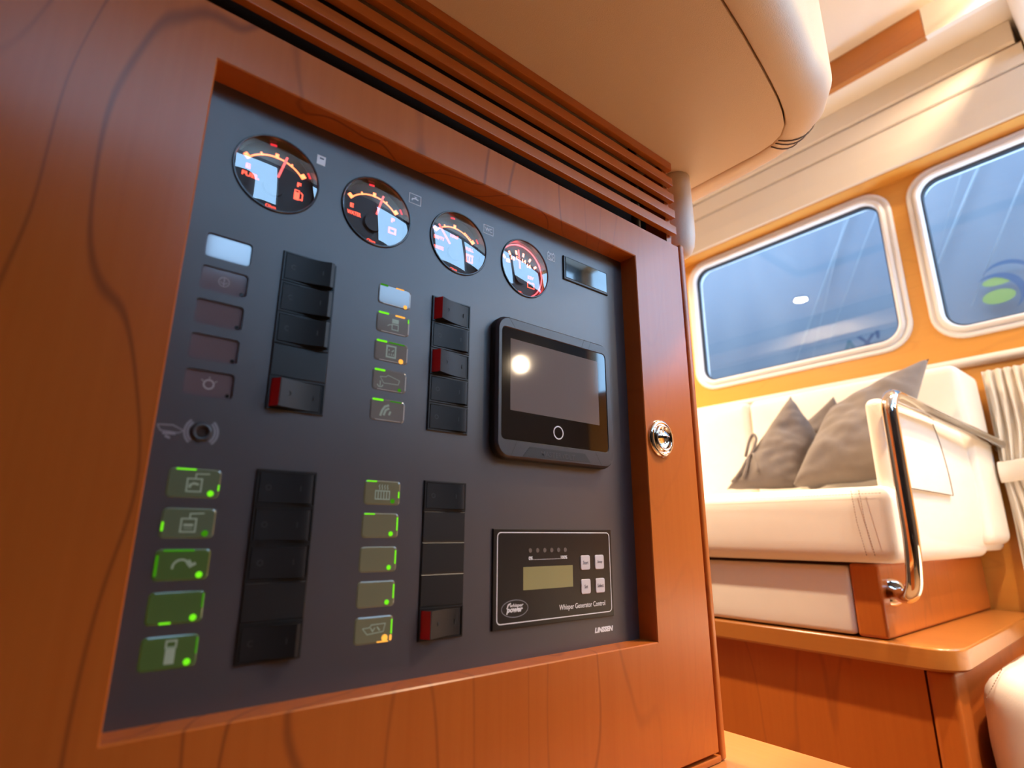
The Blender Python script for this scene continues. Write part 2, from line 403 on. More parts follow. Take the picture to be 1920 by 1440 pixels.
# window wall (x = X_W) with two rounded windows
W1 = (0.412, 1.072, 0.478, 0.962); W2 = (-0.30, 0.376, 0.472, 0.962)
bm = BM(); t = 0.05
def wallpiece(y0, y1, z0, z1): box(bm, X_W, X_W+t, y0, y1, z0, z1)
ins = 0.026
za, zb = 0.503, 0.937
W5 = (-.885, -.36, .57, 1.155)
wallpiece(W5[1], Y_B, Z_FL, za); wallpiece(W5[1], Y_B, zb, Z_C); wallpiece(Y_R, W5[1], Z_FL, W5[2]); wallpiece(Y_R, W5[1], W5[3], Z_C); wallpiece(Y_R, W5[0], W5[2], W5[3])
wallpiece(W5[1], W2[0]+ins, za, zb); wallpiece(W2[1]-ins, W1[0]+ins, za, zb); wallpiece(W1[1]-ins, Y_B, za, zb)
structure(obj('wall_right', bm, M_wall))
def window(name, w, label):
    y0, y1, z0, z1 = w
    e = bpy.data.objects.new(name, None); e.location = (X_W, (y0+y1)/2, z0); COL.objects.link(e); e.matrix_world = Matrix.Translation(e.location)
    structure(e, label, 'window')
    def loop(i, dx, r):
        return [Vector((X_W+dx, y, z)) for y, z in rrect(y0+i, y1-i, z0+i, z1-i, r, 8)]
    bm = BM()
    loft(bm, [loop(0, 0.002, .075), loop(0.001, -0.004, .074), loop(0.004, -0.007, .071), loop(0.010, -0.0075, .066), loop(0.013, -0.003, .063),
              loop(0.017, -0.004, .060), loop(0.019, -0.013, .058), loop(0.024, -0.015, .054), loop(0.029, -0.012, .050), loop(0.032, 0.0, .047), loop(0.033, 0.03, .046), loop(0.028, 0.045, .05), loop(0, 0.045, .075)])
    obj('window_frame', bm, M_frame, e, smooth=True)
    bm = BM(); loft(bm, [loop(0.0315, 0.002, .047), loop(0.036, 0.003, .043), loop(0.036, 0.022, .043), loop(0.0315, 0.022, .047)])
    obj('window_seal', bm, M_seal, e, smooth=True)
    bm = BM(); f = [bm.verts.new(p) for p in loop(0.0325, 0.012, .046)]; bm.faces.new(f)
    obj('window_pane', bm, M_glass, e)
    return e
window('window_1', W1, 'rounded metal framed window between the cabinet and the wooden pillar')
window('window_2', W2, 'rounded metal framed window cut off by the right edge')
# cove and pelmet above the windows, running along the wall
def extrude_y(name, prof, y0, y1, mat, parent=None, smooth=None):
    bm = BM(); loft(bm, [[Vector((x, y, z)) for x, z in prof] for y in (y0, y1)], True, (True, True))
    return obj(name, bm, mat, parent, angle=smooth)
YT = 0.075
pel = [(1.75, .9665), (1.636, .9665), (1.632, .970), (1.6225, 1.010), (1.619, 1.016), (1.6135, 1.074), (1.617, 1.078), (1.75, 1.078)]
structure(extrude_y('trim_1', pel, YT, Y_B, M_creamceil, smooth=25), 'cream padded pelmet above the windows', 'pelmet')
boxo('pelmet_soffit', (1.638, 1.70, YT+.002, Y_B-.01, .9630, .9662), M_wall, bpy.data.objects['trim_1'])
boxo('groove_strip', (1.6185, 1.70, YT, Y_B-.01, 1.0776, 1.0806), M_seam, bpy.data.objects['trim_1'])  # dark strips laid in the grooves to darken their lines
boxo('groove_strip', (1.6105, 1.70, YT, Y_B-.01, 1.1344, 1.1380), M_seam, bpy.data.objects['trim_1'])
cov = [(1.75, 1.0803), (1.6173, 1.0803), (1.6125, 1.0837), (1.6058, 1.1310), (1.6087, 1.1348), (1.75, 1.1348)]
structure(extrude_y('trim_2', cov, YT, Y_B, M_creamceil, smooth=25), 'cream cove strip between pelmet and ceiling', 'trim')
structure(extrude_y('trim_3', [(1.75, 1.1377), (1.6096, 1.1377), (1.6019, 1.1426), (1.5971, 1.1990), (1.75, 1.1990)], YT+.01, Y_B, M_creamceil, smooth=25), 'narrow cream trim at the ceiling edge', 'trim')
bm = BM(); box(bm, 1.2, 1.75, -0.03, YT-0.004, 1.10, 1.1995, bev=0.02, seg=4)
structure(obj('trim_4', bm, M_creamceil, angle=40), 'cream padded cross beam at the ceiling corner', 'beam')
# cream half-round moulding under the windows
bm = BM()
loft(bm, [[Vector((X_W+0.004-0.024*math.cos(a)**0.8 if math.cos(a) > 0 else X_W+0.004, y, 0.411+0.0125*math.sin(a))) for a in [math.radians(-90+15*k) for k in range(13)]] for y in (-.345, Y_B)], True, (True, True))
structure(obj('trim_5', bm, M_cream, angle=50), 'cream half-round moulding under the windows', 'moulding')

# rear wall behind the camera with the windscreen openings, far wall, opposite wall
bm = BM()
REAR = [(-.34, .03, 1.0, 1.16), (.045, .37, .73, 1.16), (.69, 1.10, .74, 1.16), (1.11, 1.695, .86, 1.16)]
xe = X_L
for a, b, z0, z1 in REAR:
    box(bm, xe, a, Y_R-0.05, Y_R, Z_FL, Z_C); box(bm, a, b, Y_R-0.05, Y_R, Z_FL, z0); box(bm, a, b, Y_R-0.05, Y_R, z1, Z_C); xe = b
box(bm, xe, X_W+0.05, Y_R-0.05, Y_R, Z_FL, Z_C)
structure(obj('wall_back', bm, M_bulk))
for k, (a, b, z0, z1) in enumerate(REAR):
    e = bpy.data.objects.new('window_%d' % (k+3), None); e.location = ((a+b)/2, Y_R, z0); COL.objects.link(e); e.matrix_world = Matrix.Translation(e.location)
    structure(e, ('low wide', 'narrow upright', 'second upright', 'long low')[k]+' windscreen pane behind the viewer', 'window')
    bm = BM(); f = [bm.verts.new(p) for p in ((a-.005, Y_R-.025, z0-.005), (b+.005, Y_R-.025, z0-.005), (b+.005, Y_R-.025, z1+.005), (a-.005, Y_R-.025, z1+.005))]; bm.faces.new(f)
    obj('window_pane', bm, M_glass, e)
structure(boxo('bounce_panel', (X_L, X_W, Y_R, -.45, 1.163, 1.1995), M_creamceil, bev=.004), 'added unseen cream headliner panel above the windscreen, bouncing light to the door', 'headliner')  # added out of view to shape light mirrored in gauges and door
e = bpy.data.objects.new('window_7', None); e.location = (X_W, -.6, .5); COL.objects.link(e); e.matrix_world = Matrix.Translation(e.location)
structure(e, 'side windscreen pane beside the viewer', 'window')
bm = BM(); bm.faces.new([bm.verts.new((X_W+.025, y, z)) for y, z in ((W5[0]-.005, W5[2]-.005), (W5[1]+.005, W5[2]-.005), (W5[1]+.005, W5[3]+.005), (W5[0]-.005, W5[3]+.005))]); obj('window_pane', bm, M_glass, e)
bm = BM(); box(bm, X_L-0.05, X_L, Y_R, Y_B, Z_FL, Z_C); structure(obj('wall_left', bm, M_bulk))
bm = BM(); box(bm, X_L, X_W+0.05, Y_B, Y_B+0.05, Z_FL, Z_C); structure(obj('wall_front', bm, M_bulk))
# inner partition beyond the cabinet (only mirrored in the window glass)
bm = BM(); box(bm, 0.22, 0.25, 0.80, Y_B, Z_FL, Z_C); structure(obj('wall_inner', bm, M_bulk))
structure(extrude_y('trim_6', [(0.252, 1.02), (0.30, 1.03), (0.31, 1.10), (0.252, 1.11)], 0.80, Y_B, M_white), 'white pelmet on the inner partition', 'pelmet')

# overhead soffit with a padded rolled edge
path = [(-1.0, .170), (-.5, .170), (0.0, .170), (.15, .171), (.25, .173), (.32, .177), (.371, .181), (.418, .1875), (.464, .195), (.495, .2005), (.52, .2055), (.545, .212), (.563, .219), (.576, .2295), (.583, .243), (.586, .262), (.586, .29), (.586, .34), (.586, .45), (.586, .70)]
nP = len(path)
def pnorm(i):
    a = Vector(path[max(i-1, 0)]); b = Vector(path[min(i+1, nP-1)]); t = (b-a).normalized(); return Vector((t.y, -t.x))
ZS = 0.440
def rad_at(i): return 0.038 if i < 11 else 0.038+(0.080-0.038)*min(1, (i-10)/7)
bm = BM(); loops = []
prof = [('g', 0.0025, 0.007), ('g', 0.0028, 0.002)]
for i in range(nP):
    n2 = pnorm(i); r = rad_at(i); p = Vector(path[i]); row = []
    row.append((p.x+n2.x*.0012, p.y+n2.y*.0012, ZS+.008)); row.append((p.x+n2.x*.0016, p.y+n2.y*.0016, ZS+.002))
    for k in range(0, 11):
        a = math.radians(9*k); o = .003+r*math.sin(a); row.append((p.x+n2.x*o, p.y+n2.y*o, ZS+.0004+r*(1-math.cos(a))))
    row.append((p.x+n2.x*(.003+r), p.y+n2.y*(.003+r), Z_C-.001))
    loops.append([Vector(q) for q in row])
loft(bm, loops, False)
sof = obj('ceiling_soffit', bm, M_soffit, smooth=True)
structure(sof, 'beige leather overhead soffit with rolled padded edge above the cabinet', 'soffit')
bm = BM()
low = [bm.verts.new((x, y, ZS)) for x, y in path]+[bm.verts.new((-1.0, .70, ZS))]
bm.faces.new(low)
hi = [bm.verts.new((v.co.x, v.co.y, ZS+.009)) for v in low]
for i in range(len(low)): bm.faces.new((low[i], low[(i+1) % len(low)], hi[(i+1) % len(hi)], hi[i]))
bm.faces.new(hi)
obj('soffit_panel', bm, M_soffit, sof)
bm = BM()
for i0, di in ((13, .55), (13, .85), (14, .2)):
    n2 = pnorm(i0).lerp(pnorm(i0+1), di).normalized(); p = Vector(path[i0]).lerp(Vector(path[i0+1]), di); r = rad_at(i0)*(1-di)+rad_at(i0+1)*di
    pts = []
    for k in range(0, 10):
        a = math.radians(9*k); o = .0034+r*math.sin(a); pts.append((p.x+n2.x*o, p.y+n2.y*o, ZS-.0001+r*(1-math.cos(a))))
    tube(bm, pts, 0.0008, 5)
obj('soffit_stitching', bm, M_seam, sof)
bm = BM(); box(bm, -1.0, .65, .60, .70, ZS+.01, Z_C-.002); obj('soffit_back', bm, M_creamceil, sof)

# blue sheeting hung outside the windows, with streaky folds and printed emblems
def banner_mat():
    m, nt, out = new_mat('blue_sheeting')
    b = N(nt, 'ShaderNodeBsdfPrincipled'); nt.links.new(b.outputs[0], out.inputs[0]); b.inputs['Roughness'].default_value = 0.6
    tc = N(nt, 'ShaderNodeTexCoord'); mp = N(nt, 'ShaderNodeMapping'); mp.inputs['Rotation'].default_value = (math.radians(-32), 0, 0); mp.inputs['Scale'].default_value = (1, 1.6, .5)
    nt.links.new(tc.outputs['Object'], mp.inputs[0])
    n = N(nt, 'ShaderNodeTexNoise'); n.inputs['Scale'].default_value = 2.2; n.inputs['Detail'].default_value = 2; nt.links.new(mp.outputs[0], n.inputs[0])
    r = N(nt, 'ShaderNodeValToRGB'); r.color_ramp.elements[0].position = .32; r.color_ramp.elements[1].position = .68
    r.color_ramp.elements[0].color = (.072, .074, .092, 1); r.color_ramp.elements[1].color = (.112, .104, .114, 1)
    nt.links.new(n.outputs[0], r.inputs[0]); nt.links.new(r.outputs[0], b.inputs['Base Color'])
    return m
M_banner = banner_mat()
M_fold = pbr('pale_fold', (.155, .155, .165), .5)
M_logogreen = pbr('emblem_green', (.145, .165, .026), .6)
M_logoblue = pbr('emblem_blue', (.014, .036, .080), .6)
M_logoteal = pbr('emblem_teal', (.014, .045, .060), .6)
M_logonavy = pbr('emblem_navy', (.020, .026, .055), .6)
XB = 2.5
ban = thing('blue_sheeting', 'light blue sheeting with streaky folds hanging outside the windows', 'sheeting', (XB, .8, -.6))
bm = BM()
ys = [-.55+3.25*k/60 for k in range(61)]; zs = [-.6+2.9*k/40 for k in range(41)]
rows = [[Vector((XB+.02*mathutils.noise.noise(Vector((y*1.3, z*.6, 3))), y, z)) for y in ys] for z in zs]
loft(bm, rows, False)
obj('sheet', bm, M_banner, ban, smooth=True)
def foldstrip(y0, z0, y1, z1, w):
    bm = BM()
    a = Vector((XB-.025, y0, z0)); b = Vector((XB-.025, y1, z1)); tube(bm, [a, a.lerp(b, .5)+Vector((0, .006, 0)), b], [w*.4, w, w*.3], 6)
    obj('fold', bm, M_fold, ban, smooth=True)
for q in ((.60, 1.62, 1.08, .70, .004), (.66, 1.62, 1.00, .70, .002), (.52, 1.55, .92, .78, .002), (.10, 1.70, .62, .75, .005), (.20, 1.68, .50, 1.0, .002), (.02, 1.55, .42, .80, .003), (-.02, 1.62, .20, 1.1, .002), (-.1, 1.4, .12, .9, .003)):
    foldstrip(*q)
def on_sheet(name, fn, mat):
    """flat print lying on the sheeting; outline in (y, z) metres"""
    bm = BM(); fn(bm); return obj(name, bm, mat, ban)
def ring_print(bm, cy, cz, r0, r1, a0, a1, sy=1.0, dy=0.0):
    n = 24; A = []; B = []
    for k in range(n+1):
        a = math.radians(a0+(a1-a0)*k/n); s = math.sin(math.pi*k/n)
        A.append(bm.verts.new((XB-.034, cy-r1*sy*math.cos(a), cz+r1*math.sin(a))))
        rr = r1-(r1-r0)*s
        B.append(bm.verts.new((XB-.034, cy-rr*sy*math.cos(a), cz+rr*math.sin(a))))
    for k in range(n):
        try: bm.faces.new((A[k], A[k+1], B[k+1], B[k]))
        except ValueError: pass
def oval_print(bm, cy, cz, ry, rz):
    bm.faces.new([bm.verts.new((XB-.033, cy+ry*math.cos(2*math.pi*k/28), cz+rz*math.sin(2*math.pi*k/28))) for k in range(28)])
LS = XB/2.6
on_sheet('emblem', lambda b: oval_print(b, .352*LS, .843*LS, .046, .026), M_logogreen)
on_sheet('emblem', lambda b: ring_print(b, .352*LS, .855*LS, .052, .075, -60, 130, 1.0), M_logoblue)
on_sheet('emblem', lambda b: oval_print(b, .345*LS, .902*LS, .044, .016), M_logogreen)
on_sheet('emblem', lambda b: ring_print(b, .318*LS, .895*LS, .060, .075, -10, 150, 1.0), M_logoblue)
def letters(body, yc, zc, h, mat, nm='lettering'):
    bm = BM(); text_mesh(bm, body, 0, 100, 0, 100, 0, keep=True, bold=.02)
    xs = [v.co.x for v in bm.verts]; zz = [v.co.z for v in bm.verts]; k = h/(max(zz)-min(zz)); cx = (max(xs)+min(xs))/2; cz_ = (max(zz)+min(zz))/2
    for v in bm.verts: v.co = Vector((XB-.0345+(v.co.y-YP+.00006)*8, yc-(v.co.x-cx)*k, zc+(v.co.z-cz_)*k))
    return obj(nm, bm, mat, ban)
letters('A', .862*LS, .768*LS, .085, M_logoteal); letters('X', .795*LS, .782*LS, .070, M_logonavy); letters("'", .752*LS, .808*LS, .035, M_logonavy)
on_sheet('emblem', lambda b: b.faces.new([b.verts.new((XB-.033, y*LS, z*LS)) for y, z in ((.675, .80), (.655, .795), (.66, .885), (.672, .865))]), M_logoblue)

# ================================================================== CABINET
DX0, DX1, DZ0, DZ1 = -0.32, 0.5215, -0.1975, 0.3262
OX0, OX1, OZ0, OZ1 = 0.0335, 0.4395, -0.0938, 0.2868
cab = thing('console_cabinet', 'cherry wood electrics cabinet on the worktop with a framed front door', 'cabinet', (0.1, 0.55, -0.207))
bm = BM(); box(bm, -.40, .533, YP+.012, .66, -.206, .326); box(bm, -.40, .533, .385, .66, .326, ZS-.002); obj('cabinet_body', bm, M_woodz, cab)
bm = BM()
oc = [(DX0, DZ0), (DX1, DZ0), (DX1, DZ1), (DX0, DZ1)]; ic = [(OX0, OZ0), (OX1, OZ0), (OX1, OZ1), (OX0, OZ1)]
b1 = .0008
loft(bm, [[Vector((x, YP+.008, z)) for x, z in ic], [Vector((x, YF+b1, z)) for x, z in ic],
          [Vector((x+sx*b1, YF, z+sz*b1)) for (x, z), (sx, sz) in zip(ic, ((-1, -1), (1, -1), (1, 1), (-1, 1)))],
          [Vector((x+sx*.0012, YF, z+sz*.0012)) for (x, z), (sx, sz) in zip(oc, ((1, 1), (-1, 1), (-1, -1), (1, -1)))],
          [Vector((x, YF+.0012, z)) for x, z in oc], [Vector((x, YP+.008, z)) for x, z in oc]])
door = obj('door', bm, M_door, cab)
# lining strips inside the opening are part of the door mesh; frame strips around the door
bm = BM(); box(bm, .5265, .5355, YF+.001, YP+.012, -.2065, .3325, bev=.003, seg=3); obj('frame_post', bm, M_woodz, cab, angle=40)
boxo('frame_rail', (-.40, .5262, YF+.001, YP+.012, -.2065, -.2005), M_woodx, cab, bev=.0015)
# round push lock
lock = BM(); LX, LZ = 462.5, 92.0; y0l = YF
lathe_p(lock, LX, LZ, [(18.9, 0), (18.9, 1.2), (18.2, 2.6), (16.6, 3.6), (15.2, 3.9), (14.4, 3.2), (13.8, 3.4), (13.2, 5.0), (12.0, 6.0), (11.2, 5.6), (10.6, 3.6), (9.4, 2.4), (5, 1.7), (0.3, 1.5)], n=48, y0=y0l, cap=(True, True))
lk = obj('lock', lock, M_chrome, door, smooth=True); lk['label'] = 'round chrome push lock'
bm = BM()   # hooded upper half of the button
n = 20; loops = []
for j in range(7):
    t_ = j/6; rr = 10.4*(1-t_*.15)
    loops.append([Vector(((LX+rr*math.cos(math.radians(8+164*k/n)))/1000, y0l-(2.2+4.4*math.sin(t_*math.pi/2)*(.75+.25*math.sin(math.pi*k/n)))/1000, (LZ+1.0+rr*(1-.92*t_)*math.sin(math.radians(8+164*k/n)))/1000)) for k in range(n+1)])
loft(bm, loops, False); obj('lock_hood', bm, M_chrome, cab, smooth=True)

# ------------------------------------------------------------------ vent grille above the door
gr = thing('vent_grille', 'cherry wood slatted vent grille between cabinet door and soffit', 'grille', (0.1, YF+.02, 0.3300))
for k in range(5):
    z0 = .3418+.0219*k
    boxo('slat', (-.60, .5212, YF+.0005, YF+.0075, z0, z0+(.0108 if k < 4 else .0103)), M_woodx, gr, bev=.0008)
boxo('shade_sheet', (-.60, .512, YF+.037, YF+.042, .327, .4385), M_void, gr)  # near-black sheet stands in for the deep shade behind the slats
for x in (.462, -.10):
    bm = BM(); tube(bm, [(x, YF+.0135, .328), (x, YF+.0135, .4385)], .0052, 14); obj('spacer_rod', bm, M_black, gr, smooth=True)
boxo('end_cheek', (.5118, .5205, YF+.0085, YF+.042, .327, .4385), M_woodz, gr)
# cream padded corner roll right of the grille
bm = BM()
cxr, cyr, rr = .553, .356, .0185
prof_r = [(.4395, 1.0), (.40, 1.02), (.37, 1.04), (.355, 1.02), (.343, .93), (.335, .75), (.330, .5), (.328, .2)]
tube(bm, [(cxr, cyr, z) for z, s in prof_r], [rr*s for z, s in prof_r], 24)
tag(obj('corner_roll', bm, M_cream, smooth=True), 'cream leather corner roll beside the slatted grille end', 'padding')

# worktop carrying the cabinet
bm = BM(); box(bm, -1.0, .612, .20, .66, -.237, -.207, bev=.004, seg=3)
wt = thing('worktop', 'light cherry wood worktop under the cabinet', 'worktop', (0, .2, Z_FL))
obj('top_board', bm, M_counter, wt, angle=40)
boxo('base_panel', (-.98, .59, .23, .64, Z_FL, -.238), M_woodz, wt)

def circ0(cx, cz, r, n=56): return [(cx+r*math.cos(2*math.pi*k/n), cz+r*math.sin(2*math.pi*k/n)) for k in range(n)]
# ================================================================== CONTROL PANEL
pan = thing('control_panel', 'anthracite switch panel recessed in the cabinet door', 'control panel', (.236, YP, -.094))
bm = BM()
def hole_loop(pts):
    v = [bm.verts.new(pp(x, z, 0)) for x, z in pts]; return [bm.edges.new((v[i], v[(i+1) % len(v)])) for i in range(len(v))], v
holes = [circ0(gx, 236.1, 27.3) for gx in (81.2, 154.9, 229.7, 302.7)]+[rrect(45.6, 72.2, 179.4-21.9*k-15.8, 179.4-21.9*k, 2.4, 4) for k in range(5)]
es, _ = hole_loop([(OX0*1000, OZ0*1000), (OX1*1000, OZ0*1000), (OX1*1000, OZ1*1000), (OX0*1000, OZ1*1000)]); allv = []
for hl in holes:
    e2, v2 = hole_loop(hl); es += e2; allv.append(v2)
bmesh.ops.triangle_fill(bm, use_beauty=True, use_dissolve=False, edges=es, normal=(0, -1, 0))
for v2 in allv:
    w2 = [bm.verts.new(v.co+Vector((0, .004, 0))) for v in v2]
    for i in range(len(v2)): bm.faces.new((v2[i], v2[(i+1) % len(v2)], w2[(i+1) % len(v2)], w2[i]))
obj('panel_plate', bm, M_panel, pan)

# --- indicator tiles
LXA, MXA = (45.6, 72.2), (160.3, 187.0)
def tile(xa, z0, z1, mat, label, dh=0.0):
    bm = BM(); pts = rrect(xa[0], xa[1], z0, z1, 2.4, 4)
    plate(bm, pts, -.5+dh, .55+dh, inset=(.9, .4) if not dh else (.5, .2))
    o = obj('indicator_tile', bm, [mat], pan, angle=12); o['label'] = label
    return o
def glow_bar(par, x0, x1, z, w, mat, vert=False):
    bm = BM(); plate(bm, rrect(x0, x1, z-w/2, z+w/2, w*.49, 4) if not vert else rrect(z-w/2, z+w/2, x0, x1, w*.49, 4), .3, .75)
    return obj('edge_glow', bm, mat, par)
def led(par, x, z, mat, r=1.75, dh=0.0):
    bm = BM(); disc(bm, x, z, r, .3+dh, .8+dh); return obj('led', bm, mat, par)
def icon(par, fn, mat=None, dh=0.0):
    bm = BM(); fn(bm); bmesh.ops.translate(bm, verts=bm.verts, vec=(0, -dh/1000, 0)); return obj('icon', bm, mat or M_icon, par)
def S(bm, pts, w=.55, closed=False): stroke(bm, pts, w, .5, .68, closed)
def circ(cx, cz, r, a0=0, a1=360, n=16, rz=None): return [(cx+r*math.cos(math.radians(a0+(a1-a0)*k/n)), cz+(rz or r)*math.sin(math.radians(a0+(a1-a0)*k/n))) for k in range(n+1)]
def rect_pts(x0, x1, z0, z1): return [(x0, z0), (x1, z0), (x1, z1), (x0, z1)]
rowA = [179.4-21.9*k for k in range(5)]; rowB = [34.4-21.8*k for k in range(5)]
cx, mx_ = 58.9, 173.6
namesA = ['topmost', 'second', 'third', 'fourth', 'lowest']
for k, zt in enumerate(rowA):
    zc = zt-7.9
    o = tile(LXA, zt-15.8, zt, M_lensgrey, 'grey unlit indicator tile, %s beside the upper switch bank on the hinge side' % namesA[k], -1.9)
    if k: led(o, 69.6, zt-13.4, M_bezel, 1.2, -1.9)
    if k == 1: icon(o, lambda b: (S(b, circ(cx, zc, 3.0, n=14), .5), S(b, [(cx, zc+3), (cx, zc-3)], .5), S(b, circ(cx, zc+.8, 2.0, 200, 340), .5)), M_icong, -1.9)
    if k == 4: icon(o, lambda b: (S(b, circ(cx, zc, 2.7, n=14), .9), S(b, [(cx-4.2, zc+2.6), (cx-3, zc+1.6)], .5), S(b, [(cx+4.2, zc+2.6), (cx+3, zc+1.6)], .5), S(b, [(cx, zc+4.6), (cx, zc+3.4)], .5)), M_icong, -1.9)
matsB = [M_lensgreen2, M_lensgreen2, M_lensgreen, M_lensgreen, M_lensgreen]
whatB = ['tap symbol', 'tank symbol', 'curved hose symbol', 'no symbol', 'small fridge symbol']
for k, zt in enumerate(rowB):
    zc = zt-8.0
    o = tile(LXA, zt-16.4, zt, matsB[k], 'green lit indicator tile with %s in the lower column on the hinge side' % whatB[k])
    led(o, 67.6, zt-13.6, M_green if k != 1 else M_greendim, 1.7)
    if k == 0: glow_bar(o, 49, 59, zt-.7, .9, M_green); glow_bar(o, zt-12, zt-8.5, 71.4, .9, M_green, True)
    if k == 1: glow_bar(o, zt-12.5, zt-7.5, 46.6, 1.1, M_green, True)
    if k == 2: glow_bar(o, 49, 64, zt-.8, 1.1, M_greendim); glow_bar(o, zt-14, zt-3, 46.7, 1.3, M_greendim, True)
    if k == 3: glow_bar(o, zt-9, zt-1.5, 71.3, .9, M_greendim, True); glow_bar(o, 52, 57.5, zt-15.6, 1.0, M_green)
    if k == 4: glow_bar(o, zt-10, zt-2, 71.3, .9, M_greendim, True)
    if k in (0, 1):
        def f(b, zc=zc, k=k):
            S(b, rect_pts(cx-3.6, cx+3.6, zc-4.8, zc+2.2), .8, True); S(b, [(cx+.3, zc+2.2), (cx+.3, zc+4.9), (cx+7.2, zc+5.2)], .7)
            if k == 0: S(b, [(cx-2.2, zc-2.9), (cx-2, zc-1.2), (cx-.2, zc-.3), (cx+2.2, zc-.9)], 1.2)
            else: S(b, [(cx-2.4, zc-1.2), (cx+2.4, zc-1.2)], 1.3); S(b, [(cx-2.2, zc-3), (cx+2.2, zc-3)], .4)
        icon(o, f)
    if k == 2: icon(o, lambda b: (S(b, circ(cx-.6, zc-1.6, 4.0, 190, 30, n=14), 1.1), S(b, [(cx+2.2, zc+1.9), (cx+3.8, zc-.4)], 2.4), S(b, [(cx+3.2, zc-1.4), (cx+6.4, zc+.5)], 1.5)))
    if k == 4: icon(o, lambda b: (S(b, [(cx+.4, zc-5.8), (cx+.4, zc+2.4)], 4.6), S(b, rect_pts(cx-1.9, cx+2.7, zc+2.2, zc+5.4), .9, True)))
whatM = ['blank glass', 'galley symbol', 'deck panel symbol', 'boat and anchor symbol', 'horn symbol']
for k, zt in enumerate(rowA):
    zc = zt-7.9
    o = tile(MXA, zt-15.8, zt, M_lensclear, 'clear indicator tile with %s and green top edge, upper middle column' % whatM[k])
    bm = BM(); stroke(bm, [(MXA[1]-.7, zt-13.6), (MXA[1]-.7, zt-3)], .9, .3, .7); stroke(bm, [(MXA[0]+4, zt-15.2), (MXA[1]-3, zt-15.2)], .5, .3, .7); obj('clear_edge', bm, M_rim, o)
    glow_bar(o, MXA[0]+1.2, MXA[0]+(9.5 if k else 7.5), zt-1.0, 1.5, M_green if k else M_greendim)
    if k == 0: led(o, 182.6, zt-14.2, M_amber, 1.5); glow_bar(o, 174, 181, zt-.9, .8, M_amber)
    if k == 1: glow_bar(o, 175, 183, zt-1.0, 1.3, M_amber); glow_bar(o, zt-5, zt-1.5, 186, .9, M_green, True)
    if k == 2: led(o, 181.6, zt-13.8, M_amber, 1.8); glow_bar(o, 171, 184, zt-1.0, 1.0, M_greendim)
    if k == 3: led(o, 181.6, zt-13.8, M_greendim, 1.3)
    if k == 4: glow_bar(o, 175, 184, zt-1.0, .8, M_greendim)
    if k == 1: icon(o, lambda b: (S(b, [(mx_-1, zc+2.2), (mx_+4.4, zc+2.2)], 3.4), S(b, rect_pts(mx_-.8, mx_+4.2, zc-4.6, zc-.4), .7, True), S(b, [(mx_-4.4, zc-2.4), (mx_-2.8, zc-1.2), (mx_-.8, zc-1.0)], .6)))
    if k == 2: icon(o, lambda b: (S(b, rect_pts(mx_-3.8, mx_+3.2, zc-4.2, zc+4.2), 1.2, True), S(b, [(mx_-2, zc+.4), (mx_-2, zc+1.6)], .8), S(b, [(mx_+.2, zc), (mx_+1.8, zc+1.6)], .8), S(b, [(mx_-1.8, zc-1.4), (mx_-1.8, zc-3)], .6), S(b, [(mx_, zc-1.4), (mx_, zc-3)], .6), S(b, [(mx_+1.6, zc-1.4), (mx_+1.6, zc-3)], .6)))
    if k == 3: icon(o, lambda b: (S(b, [(mx_-7.6, zc+2.0), (mx_-3, zc+2.4), (mx_-1.4, zc+3.8), (mx_+1.4, zc+3.0), (mx_+7.8, zc+1.2), (mx_+7.0, zc-2.0), (mx_-4.6, zc-2.4), (mx_-7.6, zc+2.0)], .5), S(b, [(mx_-7.2, zc-1), (mx_-7.2, zc-5)], .7), S(b, circ(mx_-7.2, zc-3.4, 2.2, 190, 350), .7)))
    if k == 4: icon(o, lambda b: (S(b, [(mx_-5.6, zc-4.6), (mx_-4.4, zc-.6), (mx_-2.4, zc+2.4), (mx_+.8, zc+3.8)], 1.6), S(b, [(mx_-3, zc-4), (mx_-1.6, zc), (mx_+1, zc+1.6)], 1.5), S(b, [(mx_+1, zc-3.4), (mx_+2.2, zc-.6)], 1.4)))
whatN = ['radiator symbol', 'no symbol, above the middle one', 'no symbol, middle of five', 'no symbol, below the middle one', 'boat symbol and amber lamp']
for k, zt in enumerate(rowB):
    zc = zt-8.0
    o = tile(MXA, zt-16.4, zt, M_lensolive, 'olive lit indicator tile with %s, lower middle column' % whatN[k])
    led(o, 181.4, zt-13.6, (M_green if k < 4 else M_amber) if k else M_greendim, 1.6 if k < 4 else 2.1)
    glow_bar(o, zt-11.5, zt-2.5 if k else zt-7, 185.9, 1.0, M_green, True)
    if k < 2: glow_bar(o, 161.5, 169, zt-.8, .9, M_green)
    if k == 4: glow_bar(o, zt-15.5, zt-12, 185.6, 1.4, M_amber, True); glow_bar(o, 176, 184, zt-15.7, .8, M_amber)
    if k == 0:
        def f(b, zc=zc):
            S(b, rect_pts(mx_-5.2, mx_+5.2, zc-4.6, zc+1.0), .7, True)
            for q in range(4): S(b, [(mx_-3.2+2.1*q, zc-4.2), (mx_-3.2+2.1*q, zc+.6)], .7)
            for q in range(4): x = mx_-2.6+2.0*q; S(b, [(x, zc+1.8), (x+.5, zc+2.8), (x-.2, zc+3.9), (x+.3, zc+5.2)], .55)
        icon(o, f)
    if k == 4: icon(o, lambda b: (S(b, [(mx_-8, zc+1.2), (mx_-3.2, zc+1.4), (mx_-2, zc+3), (mx_+7.8, zc+3.2), (mx_+6.6, zc-1.6), (mx_-4.6, zc-2.6), (mx_-8, zc+1.2)], .5), S(b, [(mx_-2.4, zc+1.2), (mx_-1, zc-1), (mx_+.6, zc+1.2)], .6), S(b, [(mx_+2, zc+1.6), (mx_+4, zc-.8)], .8)))

